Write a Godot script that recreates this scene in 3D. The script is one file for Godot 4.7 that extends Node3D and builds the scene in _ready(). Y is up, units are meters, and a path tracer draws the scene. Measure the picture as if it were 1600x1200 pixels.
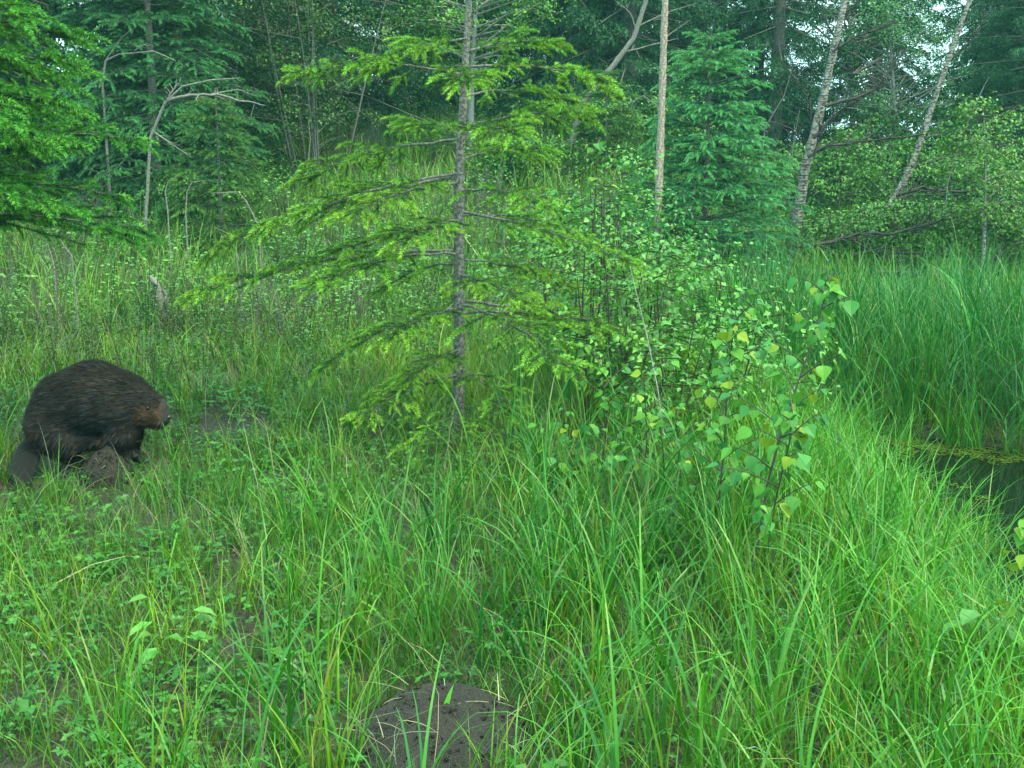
extends Node3D
# Boggy spruce meadow beside a dark pond, a beaver walking over a mud mound.

const F := 1716.0
const CAM_H := 1.3
const PITCH := 10.5
const WATER := -0.30

var noise := FastNoiseLite.new()
var fine := FastNoiseLite.new()
var used := {}
var mat := {}
var tris := 0
const SHOW := false

# ---------------------------------------------------------------- mesh builder
class MB:
	var v := PackedVector3Array()
	var n := PackedVector3Array()
	var c := PackedColorArray()
	var smooth := false
	func _init(s := false) -> void:
		smooth = s
	func tri(a: Vector3, b: Vector3, d: Vector3, col: Color) -> void:
		v.append(a); v.append(b); v.append(d)
		c.append(col); c.append(col); c.append(col)
	func ntri(a: Vector3, b: Vector3, d: Vector3, na: Vector3, nb: Vector3, nd: Vector3, col: Color) -> void:
		v.append(a); v.append(b); v.append(d)
		n.append(na); n.append(nb); n.append(nd)
		c.append(col); c.append(col); c.append(col)
	func tube(pts: PackedVector3Array, rad: PackedFloat32Array, sides: int, col: Color, wob := 0.0, rng: RandomNumberGenerator = null) -> void:
		var prev := PackedVector3Array()
		var prevn := PackedVector3Array()
		var ref := Vector3(0.31, 0.17, 0.93)
		for i in pts.size():
			var t: Vector3 = pts[mini(i + 1, pts.size() - 1)] - pts[maxi(i - 1, 0)]
			t = t.normalized()
			var a := t.cross(ref)
			if a.length() < 0.05:
				a = t.cross(Vector3(1, 0, 0))
			a = a.normalized()
			var b := a.cross(t).normalized()
			var ring := PackedVector3Array()
			var rn := PackedVector3Array()
			for k in sides:
				var an := TAU * k / sides
				var d := a * cos(an) + b * sin(an)
				var r := rad[i]
				if rng:
					r *= 1.0 + rng.randf_range(-wob, wob)
				ring.append(pts[i] + d * r)
				rn.append(d)
			if i > 0:
				for k in sides:
					var k2 := (k + 1) % sides
					if smooth:
						ntri(prev[k], ring[k2], ring[k], prevn[k], rn[k2], rn[k], col)
						ntri(prev[k], prev[k2], ring[k2], prevn[k], prevn[k2], rn[k2], col)
					else:
						tri(prev[k], ring[k], ring[k2], col)
						tri(prev[k], ring[k2], prev[k2], col)
			prev = ring
			prevn = rn
	func mesh(m: Material) -> ArrayMesh:
		var am := ArrayMesh.new()
		if v.size() == 0:
			return am
		var a := []
		a.resize(Mesh.ARRAY_MAX)
		a[Mesh.ARRAY_VERTEX] = v
		a[Mesh.ARRAY_COLOR] = c
		if smooth:
			a[Mesh.ARRAY_NORMAL] = n
		am.add_surface_from_arrays(Mesh.PRIMITIVE_TRIANGLES, a)
		am.surface_set_material(0, m)
		return am

# many copies of a few small shapes joined into one mesh, each copy with one of a few tints
class Pile:
	var v := PackedVector3Array()
	var c := PackedColorArray()
	var shapes: Array
	var cols: Array = []
	func _init(s: Array, tints: Array) -> void:
		shapes = s
		for m in s:
			var row: Array = []
			for t in tints:
				var pc := PackedColorArray()
				for k in (m as MB).c:
					pc.append(Color(k.r * t.r, k.g * t.g, k.b * t.b))
				row.append(pc)
			cols.append(row)
	func add(k: int, q: int, xf: Transform3D) -> void:
		v.append_array(xf * (shapes[k] as MB).v)
		c.append_array(cols[k][q])
	func mesh(m: Material) -> ArrayMesh:
		var am := ArrayMesh.new()
		if v.size() == 0:
			return am
		var a := []
		a.resize(Mesh.ARRAY_MAX)
		a[Mesh.ARRAY_VERTEX] = v
		a[Mesh.ARRAY_COLOR] = c
		am.add_surface_from_arrays(Mesh.PRIMITIVE_TRIANGLES, a)
		am.surface_set_material(0, m)
		return am

# ---------------------------------------------------------------- helpers
func tints(ca: Color, cb: Color, n := 6) -> Array:
	var o: Array = []
	for i in n:
		o.append(ca.lerp(cb, float(i) / (n - 1)))
	return o

func rg(s: int) -> RandomNumberGenerator:
	var r := RandomNumberGenerator.new()
	r.seed = s
	return r

func numbered(n: String) -> String:
	if not used.has(n):
		used[n] = 0
		return n
	used[n] += 1
	return "%s_%03d" % [n, used[n]]

func tag(o: Node, label: String, category: String, group := "", kind := "") -> void:
	o.set_meta("label", label)
	o.set_meta("category", category)
	if group: o.set_meta("group", group)
	if kind: o.set_meta("kind", kind)

func thing(called: String, at: Vector3, label: String, category: String, group := "", kind := "") -> Node3D:
	var o := Node3D.new()
	o.name = numbered(called)
	add_child(o)
	o.position = at
	tag(o, label, category, group, kind)
	return o

func part(called: String, m: Mesh, parent: Node) -> MeshInstance3D:
	var o := MeshInstance3D.new()
	o.name = called
	o.mesh = m
	parent.add_child(o, true)
	return o

# the direction of a photo pixel, followed to a given distance z in front of the camera
func pix(px: float, py: float, z: float) -> Vector3:
	var p := deg_to_rad(PITCH)
	var a := (px - 800.0) / F
	var b := -(py - 600.0) / F
	var r := Vector3(a, b * cos(p) - sin(p), -(cos(p) + b * sin(p)))
	var t := z / -r.z
	return Vector3(0, CAM_H, 0) + r * t

func pixs(list: Array, z: float) -> PackedVector3Array:
	var out := PackedVector3Array()
	for i in range(0, list.size(), 2):
		out.append(pix(list[i], list[i + 1], z))
	return out

# how deep inside the pond a point lies (negative on land)
func pond(x: float, z: float) -> float:
	var near := x - (1.92 + 0.09 * (-z - 3.4)) + 0.10 * sin(z * 3.1) + 0.06 * sin(z * 7.3)
	var far := z + 6.25 + (3.0 - x) * 0.75 + 0.08 * sin(x * 4.0)
	return minf(near, far * 0.8)

func land(x: float, z: float) -> float:
	var d := -z
	var ratio := x / maxf(d, 2.0)
	var rise := 2.3 * smoothstep(9.0, 24.0, d) * (1.0 - 0.8 * smoothstep(0.06, 0.24, ratio))
	rise += 0.06 * maxf(0.0, minf(d, 90.0) - 24.0)
	var h := rise + 0.05 * noise.get_noise_2d(x * 14.0, z * 14.0) + 0.07 * noise.get_noise_2d(x * 4.0, z * 4.0)
	var w := pond(x, z)
	if w > -0.9:
		h = lerpf(h, -0.75, smoothstep(-0.9, 0.65, w))
	return h

func col(r: float, g: float, b: float) -> Color:
	return Color(r, g, b, 1.0)

func vary(c: Color, rng: RandomNumberGenerator, amount: float) -> Color:
	var k := 1.0 + rng.randf_range(-amount, amount)
	var h := rng.randf_range(-amount, amount) * 0.5
	return Color(c.r * k * (1.0 + h), c.g * k, c.b * k * (1.0 - h), 1.0)

func bezier(a: Vector3, m: Vector3, b: Vector3, n: int) -> PackedVector3Array:
	var o := PackedVector3Array()
	for i in n + 1:
		var t := float(i) / n
		o.append(a.lerp(m, t).lerp(m.lerp(b, t), t))
	return o

func ramp_tex(seed_: int, freq: float, cols: Array, offs: Array, size := 512, type := FastNoiseLite.TYPE_SIMPLEX_SMOOTH) -> NoiseTexture2D:
	var f := FastNoiseLite.new()
	f.seed = seed_
	f.noise_type = type
	f.frequency = freq
	f.fractal_octaves = 5
	var t := NoiseTexture2D.new()
	t.width = size
	t.height = size
	t.seamless = true
	t.noise = f
	var g := Gradient.new()
	g.offsets = PackedFloat32Array(offs)
	var pc := PackedColorArray()
	for c in cols:
		pc.append((c as Color).linear_to_srgb())
	g.colors = pc
	t.color_ramp = g
	return t

func grey_tex(seed_: int, freq: float, size := 512) -> NoiseTexture2D:
	var f := FastNoiseLite.new()
	f.seed = seed_
	f.frequency = freq
	f.fractal_octaves = 5
	var t := NoiseTexture2D.new()
	t.width = size
	t.height = size
	t.seamless = true
	t.noise = f
	return t

func leaf_mat(rough: float, through: float, spec := 0.4) -> StandardMaterial3D:
	var m := StandardMaterial3D.new()
	m.vertex_color_use_as_albedo = true
	m.roughness = rough
	m.metallic_specular = spec
	m.cull_mode = BaseMaterial3D.CULL_DISABLED
	m.backlight_enabled = true
	m.backlight = Color(through, through, through * 0.6).linear_to_srgb()
	return m

func tex_mat(tex: Texture2D, scale: float, rough: float, bump: Texture2D = null, bump_cm := 0.0, world := true) -> StandardMaterial3D:
	var m := StandardMaterial3D.new()
	m.albedo_texture = tex
	m.vertex_color_use_as_albedo = true
	m.uv1_triplanar = true
	m.uv1_world_triplanar = world
	m.uv1_scale = Vector3(scale, scale, scale)
	m.roughness = rough
	if bump:
		m.heightmap_enabled = true
		m.heightmap_texture = bump
		m.heightmap_scale = bump_cm
	return m

# ---------------------------------------------------------------- plants: small meshes
func blade(mb: MB, base: Vector3, az: float, length: float, width: float, lean: float, curl: float, segs: int, c: Color, twist := 0.0, kink := 0.0) -> void:
	var out := Vector3(cos(az), 0, sin(az))
	var side := Vector3(-sin(az + twist), 0, cos(az + twist))
	var p := base
	var pl := base - side * width * 0.4
	var pr := base + side * width * 0.4
	var step := length / segs
	for k in segs:
		var t := float(k + 1) / segs
		var an := lean + curl * t * t + (kink if t > 0.55 else 0.0)
		p += (Vector3.UP * cos(an) + out * sin(an)) * step
		var w := width * 0.5 * (1.0 if t < 0.35 else pow(maxf(0.0, 1.0 - (t - 0.35) / 0.65), 0.75))
		if k == segs - 1:
			mb.tri(pl, p, pr, c)
		else:
			var l := p - side * w
			var r := p + side * w
			mb.tri(pl, l, r, c)
			mb.tri(pl, r, pr, c)
			pl = l
			pr = r

func tuft(seed_: int, n: int, l0: float, l1: float, w0: float, w1: float, radius: float, lean: float, curl0: float, curl1: float, segs: int, dead := 0.06) -> MB:
	var rng := rg(seed_)
	var mb := MB.new()
	for i in n:
		var az := rng.randf() * TAU
		var r := radius * sqrt(rng.randf())
		var a2 := rng.randf() * TAU
		var c := vary(col(0.72, 0.72, 0.72), rng, 0.34)
		if rng.randf() < 0.25:
			c = Color(c.r * 1.25, c.g, c.b * 0.8)
		elif rng.randf() < 0.2:
			c = Color(c.r * 0.7, c.g * 0.9, c.b * 1.7)
		var ln := rng.randf_range(l0, l1)
		if rng.randf() < dead:
			c = Color(1.0, 0.5, 1.0)
		blade(mb, Vector3(cos(a2) * r, -0.02, sin(a2) * r), az, ln, rng.randf_range(w0, w1), rng.randf_range(0.02, lean), rng.randf_range(curl0, curl1), segs, c, rng.randf_range(-0.9, 0.9), rng.randf_range(0.8, 2.0) if rng.randf() < 0.10 else 0.0)
	return mb

# pointed oval leaf, folded along its midrib; dir = from stalk to tip, up = upper face
func leaf(mb: MB, p: Vector3, dir: Vector3, up: Vector3, length: float, width: float, c: Color, droop := 0.25) -> void:
	var side := dir.cross(up).normalized()
	var nn := side.cross(dir).normalized()
	var m1 := p + dir * length * 0.35 - nn * length * droop * 0.10
	var m2 := p + dir * length * 0.72 - nn * length * droop * 0.45
	var tip := p + dir * length - nn * length * droop
	var f := nn * width * 0.12
	var l1 := m1 - side * width * 0.5 + f
	var r1 := m1 + side * width * 0.5 + f
	var l2 := m2 - side * width * 0.36 + f
	var r2 := m2 + side * width * 0.36 + f
	mb.tri(p, l1, m1, c); mb.tri(p, m1, r1, c)
	mb.tri(l1, l2, m2, c); mb.tri(l1, m2, m1, c)
	mb.tri(m1, m2, r2, c); mb.tri(m1, r2, r1, c)
	mb.tri(l2, tip, m2, c); mb.tri(m2, tip, r2, c)

# small leaf of four faces for crowds of leaves
func small_leaf(mb: MB, p: Vector3, dir: Vector3, up: Vector3, length: float, width: float, c: Color) -> void:
	var side := dir.cross(up).normalized()
	var nn := side.cross(dir).normalized()
	var m := p + dir * length * 0.45
	var tip := p + dir * length - nn * length * 0.15
	var l := m - side * width * 0.5 + nn * width * 0.1
	var r := m + side * width * 0.5 + nn * width * 0.1
	mb.tri(p, l, m, c); mb.tri(p, m, r, c)
	mb.tri(l, tip, m, c); mb.tri(m, tip, r, c)

func rdir(rng: RandomNumberGenerator, y0: float, y1: float) -> Vector3:
	var a := rng.randf() * TAU
	var y := rng.randf_range(y0, y1)
	var r := sqrt(maxf(0.0, 1.0 - y * y))
	return Vector3(cos(a) * r, y, sin(a) * r)

func herb(seed_: int, n: int, hmax: float, lsize: float, spread: float) -> MB:
	var rng := rg(seed_)
	var mb := MB.new()
	for i in n:
		var a := rng.randf() * TAU
		var r := spread * sqrt(rng.randf())
		var h := rng.randf_range(0.35, 1.0) * hmax
		var foot := Vector3(cos(a) * r * 0.3, -0.01, sin(a) * r * 0.3)
		var top := Vector3(cos(a) * r, h, sin(a) * r)
		var c := vary(col(0.8, 0.8, 0.8), rng, 0.22)
		var sx := Vector3(-sin(a), 0, cos(a)) * 0.0011
		mb.tri(foot - sx, top, foot + sx, col(0.6, 0.55, 0.6))
		var k := rng.randi_range(2, 4)
		for j in k:
			var d := Vector3(cos(a + (j - (k - 1) * 0.5) * 1.3), rng.randf_range(-0.1, 0.35), sin(a + (j - (k - 1) * 0.5) * 1.3)).normalized()
			var s := lsize * rng.randf_range(0.6, 1.1)
			small_leaf(mb, top, d, rdir(rng, 0.75, 1.0), s, s * rng.randf_range(0.5, 0.75), vary(c, rng, 0.1))
	return mb

# knee-high bushlet of thin stems with many small leaves
func bushlet(seed_: int, stems: int, h: float, lsize: float, per: int, spread: float) -> MB:
	var rng := rg(seed_)
	var mb := MB.new()
	for i in stems:
		var a := rng.randf() * TAU
		var r := spread * sqrt(rng.randf())
		var hh := h * rng.randf_range(0.55, 1.0)
		var top := Vector3(cos(a) * r, hh, sin(a) * r)
		var pts := bezier(Vector3(top.x * 0.2, -0.02, top.z * 0.2), Vector3(top.x * 0.5, hh * 0.6, top.z * 0.5), top, 5)
		mb.tube(PackedVector3Array([pts[0], pts[2], pts[5]]), PackedFloat32Array([0.003, 0.0022, 0.0008]), 3, Color(0.55, 0.30, 0.5))
		for j in per:
			var t := rng.randf_range(0.3, 1.0)
			var q := pts[int(t * 4.99)].lerp(pts[mini(int(t * 4.99) + 1, 5)], fmod(t * 4.99, 1.0))
			var d := rdir(rng, -0.1, 0.5)
			var s := lsize * rng.randf_range(0.6, 1.15)
			small_leaf(mb, q + d * rng.randf() * 0.05, d, rdir(rng, 0.6, 1.0), s, s * rng.randf_range(0.4, 0.6), vary(col(0.8, 0.8, 0.8), rng, 0.25))
	return mb

# spruce shoot along +Y with a slight bend towards -Z
func shoot(seed_: int, length: float, needles: int, nl: float, nw: float, bend: float, wood := true) -> MB:
	var rng := rg(seed_)
	var mb := MB.new()
	var ax := PackedVector3Array()
	for k in 6:
		var t := k / 5.0
		ax.append(Vector3(0, length * t * (1.0 - 0.12 * bend * t), -length * 0.35 * bend * t * t))
	if wood:
		mb.tube(PackedVector3Array([ax[0], ax[3], ax[5]]), PackedFloat32Array([0.0018, 0.0014, 0.0008]), 3, Color(0.45, 0.22, 0.35))
	for i in needles:
		var t := (i + rng.randf()) / needles
		var f := t * 4.999
		var p := ax[int(f)].lerp(ax[int(f) + 1], fmod(f, 1.0))
		var tan := (ax[int(f) + 1] - ax[int(f)]).normalized()
		var a := i * 2.39996 + rng.randf() * 0.5
		var rad := Vector3(cos(a), 0, sin(a))
		rad = (rad - tan * rad.dot(tan)).normalized()
		var open := lerpf(1.15, 0.45, t * t) + rng.randf_range(-0.12, 0.12)
		var d := tan * cos(open) + rad * sin(open)
		var s := d.cross(Vector3(rng.randf() - 0.5, rng.randf() - 0.5, rng.randf() - 0.5)).normalized()
		var ln := nl * rng.randf_range(0.8, 1.1)
		mb.tri(p - s * nw * 0.5, p + d * ln, p + s * nw * 0.5, vary(col(0.82, 0.82, 0.82), rng, 0.2))
	return mb

# far spruce spray: a flat drooping fan of needle-clad twigs, about 0.5 m long along +X
func spray(seed_: int, n_twigs: int, per: int, nl: float, nw: float) -> MB:
	var rng := rg(seed_)
	var mb := MB.new()
	mb.tube(PackedVector3Array([Vector3.ZERO, Vector3(0.25, -0.01, 0), Vector3(0.46, -0.07, 0)]), PackedFloat32Array([0.006, 0.004, 0.002]), 3, Color(0.5, 0.26, 0.4))
	for i in n_twigs:
		var t := float(i + 1) / n_twigs
		var b := Vector3(0.46 * t, -0.07 * t * t, 0)
		var s := 1.0 if i % 2 == 0 else -1.0
		var ln := lerpf(0.22, 0.10, t) * rng.randf_range(0.7, 1.2)
		var dir := Vector3(0.75, rng.randf_range(-0.75, -0.1), 0.62 * s).normalized()
		if i == n_twigs - 1:
			dir = Vector3(1, -0.35, 0).normalized()
		var c := vary(col(0.8, 0.8, 0.8), rng, 0.16)
		for j in per:
			var u := (j + rng.randf()) / per
			var p := b + dir * ln * u + Vector3(0, -0.06 * u * u, 0)
			var d := (dir + rdir(rng, -0.8, 0.7) * 0.9).normalized()
			var w := d.cross(rdir(rng, -1, 1)).normalized()
			mb.tri(p - w * nw * 0.5, p + d * nl, p + w * nw * 0.5, vary(c, rng, 0.12))
	return mb

# twig with broad leaves, about 0.3 m along +X
func leaf_spray(seed_: int, n: int, ls: float, len_ := 0.3) -> MB:
	var rng := rg(seed_)
	var mb := MB.new()
	mb.tube(PackedVector3Array([Vector3.ZERO, Vector3(len_ * 0.5, 0.01, 0), Vector3(len_, -0.02, 0)]), PackedFloat32Array([0.004, 0.003, 0.001]), 3, Color(0.5, 0.28, 0.4))
	for i in n:
		var t := rng.randf_range(0.1, 1.05)
		var p := Vector3(len_ * t, -0.02 * t, 0) + rdir(rng, -1, 1) * 0.07
		var d := (Vector3(0.5, rng.randf_range(-0.7, 0.2), rng.randf_range(-1, 1))).normalized()
		var s := ls * rng.randf_range(0.7, 1.15)
		small_leaf(mb, p, d, rdir(rng, 0.55, 1.0), s, s * rng.randf_range(0.55, 0.8), vary(col(0.8, 0.8, 0.8), rng, 0.22))
	return mb

# ---------------------------------------------------------------- scattering
func scatter(called: String, label: String, category: String, meshes: Array, m: Material, x0: float, x1: float, z0: float, z1: float, per_m2: float, chance: Callable, s0: float, s1: float, ca: Color, cb: Color, seed_: int, tilt := 0.12) -> void:
	var rng := rg(seed_)
	var pile := Pile.new(meshes, tints(ca, cb, 7))
	var n := int((x1 - x0) * (z1 - z0) * per_m2)
	for i in n:
		var x := rng.randf_range(x0, x1)
		var z := rng.randf_range(z0, z1)
		var k := rng.randi() % meshes.size()
		var yaw := rng.randf() * TAU
		var s := rng.randf_range(s0, s1)
		var roll := rng.randf()
		var tone := rng.randf()
		var tx := rng.randf_range(-tilt, tilt)
		var tz := rng.randf_range(-tilt, tilt)
		var sy := rng.randf_range(0.8, 1.2)
		if absf(x) > 0.50 * -z + 0.9:
			continue
		if roll > float(chance.call(x, z)):
			continue
		var patch := 0.5 + 0.5 * noise.get_noise_2d(x * 22.0 + 40.0, z * 22.0)
		var q := int(clampf(tone * 0.7 + patch * 0.7 - 0.2, 0.0, 0.999) * 7.0)
		var b := Basis(Vector3(1, 0, 0), tx) * Basis(Vector3(0, 0, 1), tz) * Basis(Vector3.UP, yaw).scaled(Vector3(s, s * sy, s))
		pile.add(k, q, Transform3D(b, Vector3(x, land(x, z), z)))
	tris += pile.v.size() / 3
	if SHOW: print(called, " ", pile.v.size() / 3)
	var o := part(numbered(called), pile.mesh(m), self)
	tag(o, label, category, "", "stuff")

func bare(x: float, z: float) -> float:  # 1 where the soil is bare
	var b := smoothstep(0.72, 0.90, 0.5 + 0.75 * noise.get_noise_2d(x * 30.0 - 90.0, z * 30.0 + 17.0)) * (1.0 - smoothstep(-0.9, -0.2, x))
	for m in [[-0.165, -2.30, 0.26], [-1.80, -4.62, 0.19], [-1.62, -4.15, 0.18], [-1.25, -3.95, 0.14]]:
		var d := Vector2((x - m[0]) / m[2], (z - m[1]) / m[2]).length()
		b = maxf(b, 1.0 - smoothstep(0.75, 1.05, d))
	return b

func beaver_room(x: float, z: float) -> float:  # 0 where the beaver stands
	return minf(smoothstep(0.9, 1.25, Vector2((x + 1.88) / 0.40, (z + 4.80) / 0.20).length()), smoothstep(0.8, 1.2, Vector2((x + 2.08) / 0.13, (z + 4.42) / 0.34).length()))

func sapling_room(x: float, z: float) -> float:  # thinner grass before the birch stems
	return 0.35 + 0.65 * smoothstep(0.7, 1.2, Vector2((x - 0.70) / 0.22, (z + 3.0) / 0.45).length())

func spruce_room(x: float, z: float) -> float:  # little tall grass under the low boughs of the young spruce
	return 0.12 + 0.88 * smoothstep(0.7, 1.2, Vector2((x + 0.36) / 0.42, (z + 4.75) / 0.75).length())

# ---------------------------------------------------------------- spruces
# a limb of length ln along +X with its side twigs: [wood mesh, needle mesh]
func limb_proto(rng: RandomNumberGenerator, ln: float, arch: float, spreadf: float, shoots: Array, fresh: Color, old: Color, bare_to: float, size: float, gap: float) -> Array:
	var mid := Vector3(0.5 * ln, arch * ln, rng.randf_range(-0.06, 0.06) * ln)
	var nseg := maxi(6, int(ln / 0.08))
	var pts := bezier(Vector3.ZERO, mid, Vector3(ln, 0, 0), nseg)
	for i in range(1, nseg):
		pts[i] += Vector3(rng.randf_range(-1, 1), rng.randf_range(-1, 1), rng.randf_range(-1, 1)) * 0.007
	var rad := PackedFloat32Array()
	for i in nseg + 1:
		rad.append(lerpf(0.0035 + 0.0045 * ln, 0.0014, float(i) / nseg))
	var wood := MB.new(true)
	wood.tube(pts, rad, 6, Color(1, 1, 1))
	var tn: Array = []
	for k in 4:
		tn.append(vary(fresh, rng, 0.22))
	for k in 4:
		tn.append(vary(old, rng, 0.25))
	for k in 3:
		tn.append(fresh.lerp(old, 0.3 + 0.2 * k))
	var pile := Pile.new(shoots, tn)
	var s := bare_to * ln
	while s < ln:
		var t := s / ln
		var f := t * (nseg - 0.001)
		var p := pts[int(f)].lerp(pts[int(f) + 1], fmod(f, 1.0))
		var tan := (pts[int(f) + 1] - pts[int(f)]).normalized()
		var side := tan.cross(Vector3.UP).normalized()
		for sgn in [1.0, -1.0]:
			if rng.randf() < 0.10:
				continue
			var ang := rng.randf_range(0.7, 1.15)
			var tl := (spreadf * ln * pow(1.0 - t, 0.75) + 0.06) * rng.randf_range(0.55, 1.1) * size
			var dir: Vector3 = (tan * cos(ang) + side * sgn * sin(ang) + Vector3(0, rng.randf_range(-0.22, 0.28), 0)).normalized()
			twig(wood, pile, rng, p + tan * rng.randf_range(0, 0.03), dir, tl, size)
		put_shoot(pile, 2, rng.randi_range(4, 7), p, tan, rng, size * 1.1)
		put_shoot(pile, rng.randi() % 3, rng.randi_range(8, 10), p, (tan * 0.8 + side * rng.randf_range(-0.5, 0.5) + Vector3(0, 0.45, 0)).normalized(), rng, size * 0.8)
		s += gap * size * rng.randf_range(0.8, 1.2)
	for k in 3:
		twig(wood, pile, rng, pts[nseg - 1], (pts[nseg] - pts[nseg - 1]).normalized() + Vector3(0, rng.randf_range(-0.2, 0.2), (k - 1) * 0.55), 0.13 * size, size)
	tris += (pile.v.size() + wood.v.size()) / 3
	return [wood.mesh(mat.spruce_bark), pile.mesh(mat.needle), ln]

func put_shoot(pile: Pile, k: int, q: int, p: Vector3, dir: Vector3, rng: RandomNumberGenerator, sc: float) -> void:
	var y := dir.normalized()
	var x := y.cross(Vector3.UP)
	if x.length() < 0.1:
		x = Vector3(1, 0, 0)
	x = x.normalized()
	var z := x.cross(y).normalized()
	var f := sc * rng.randf_range(0.8, 1.2)
	pile.add(k, q, Transform3D(Basis(x * f, y * f, z * f), p))

func twig(wood: MB, pile: Pile, rng: RandomNumberGenerator, p: Vector3, dir0: Vector3, tl: float, size: float) -> void:
	var dir := dir0.normalized()
	var e := p + dir * tl + Vector3(0, -0.05 * tl, 0)
	wood.tube(PackedVector3Array([p, e]), PackedFloat32Array([0.0024, 0.001]), 3, Color(1, 1, 1))
	var side := dir.cross(Vector3.UP).normalized()
	var u := 0.03
	var sg := 1.0 if rng.randf() < 0.5 else -1.0
	while u < tl:
		var q := p.lerp(e, u / tl)
		put_shoot(pile, 2, rng.randi_range(4, 7), q - dir * 0.03, dir, rng, size * 0.9)
		if u > tl * 0.2:
			var d := (dir * 0.8 + side * sg * 0.62 + Vector3(0, rng.randf_range(-0.3, 0.25), 0)).normalized()
			var is_new := rng.randf() < 0.72
			put_shoot(pile, rng.randi() % 2 if is_new else 2, rng.randi_range(0, 3) if is_new else rng.randi_range(4, 7), q, d, rng, size * rng.randf_range(0.65, 0.95))
			sg = -sg
		u += 0.042 * size
	put_shoot(pile, rng.randi() % 2, rng.randi_range(0, 3), e - dir * 0.01, dir + Vector3(0, -0.1, 0), rng, size * rng.randf_range(0.9, 1.2))

# a set of limb shapes of several lengths
func limb_set(seed_: int, lengths: Array, arch: float, spreadf: float, shoots: Array, fresh: Color, old: Color, bare_to: float, size: float, gap: float) -> Array:
	var rng := rg(seed_)
	var o: Array = []
	for l in lengths:
		o.append(limb_proto(rng, l, arch * rng.randf_range(0.6, 1.4), spreadf * rng.randf_range(0.85, 1.15), shoots, fresh, old, bare_to * rng.randf_range(0.7, 1.2), size, gap))
	return o

# put the limb shape of the nearest length between a and b
func limb(tree: Node3D, rng: RandomNumberGenerator, a: Vector3, b: Vector3, lib: Array) -> void:
	var ln := a.distance_to(b)
	var best: Array = lib[0]
	var score := 9.0
	for e in lib:
		var sc := absf(log(float(e[2]) / ln)) + rng.randf() * 0.22
		if sc < score:
			score = sc
			best = e
	var k := ln / float(best[2])
	var x := (b - a).normalized()
	var z := x.cross(Vector3.UP).normalized()
	var y := z.cross(x).normalized()
	var roll := rng.randf_range(-0.12, 0.12)
	var y2 := y * cos(roll) + z * sin(roll)
	var z2 := x.cross(y2).normalized()
	var o := part("branch", best[0], tree)
	o.transform = Transform3D(Basis(x * k, y2 * k, z2 * k), a)
	part("needles", best[1], o)

func bark_tube(parent: Node, called: String, pts: PackedVector3Array, rad: PackedFloat32Array, m: Material, rng: RandomNumberGenerator, sides := 10, wob := 0.08) -> void:
	var mb := MB.new(true)
	# resample for an uneven outline
	var pp := PackedVector3Array()
	var rr := PackedFloat32Array()
	for i in pts.size() - 1:
		var n := maxi(2, int(pts[i].distance_to(pts[i + 1]) / maxf(rad[i] * 1.5, 0.03)))
		n = mini(n, 14)
		for k in n:
			var t := float(k) / n
			pp.append(pts[i].lerp(pts[i + 1], t) + Vector3(rng.randf_range(-1, 1), 0, rng.randf_range(-1, 1)) * rad[i] * wob * 0.6)
			rr.append(lerpf(rad[i], rad[i + 1], t) * (1.0 + rng.randf_range(-wob, wob)))
	pp.append(pts[pts.size() - 1])
	rr.append(rad[rad.size() - 1])
	mb.tube(pp, rr, sides, Color(1, 1, 1), wob * 0.5, rng)
	part(called, mb.mesh(m), parent)

func whorled_spruce(called: String, base: Vector3, height: float, rmax: float, y0: float, gap: float, per: int, seed_: int, label: String, lib: Array, drop: float, group := "") -> Node3D:
	var rng := rg(seed_)
	var tree := thing(called, base, label, "tree", group)
	var lean := Vector3(rng.randf_range(-0.02, 0.02), 1, rng.randf_range(-0.02, 0.02)) * height
	bark_tube(tree, "trunk", PackedVector3Array([Vector3(0, -0.1, 0), lean * 0.5, lean]), PackedFloat32Array([0.014 * height + 0.01, 0.008 * height, 0.006]), mat.spruce_bark, rng)
	var y := y0
	var turn := rng.randf() * TAU
	while y < height * 0.97:
		var r := rmax * pow(1.0 - y / height, 0.85) + 0.06
		for k in per:
			var az := turn + TAU * k / per + rng.randf_range(-0.25, 0.25)
			var rr := r * rng.randf_range(0.75, 1.1)
			var a := lean * (y / height) + Vector3(0, rng.randf_range(-0.05, 0.05), 0)
			var up := lerpf(-drop, 0.35, y / height) + rng.randf_range(-0.08, 0.08)
			var b := a + Vector3(cos(az) * rr, rr * up, sin(az) * rr)
			limb(tree, rng, a, b, lib)
		turn += 0.7 + rng.randf()
		y += gap * rng.randf_range(0.8, 1.2)
	return tree

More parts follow.
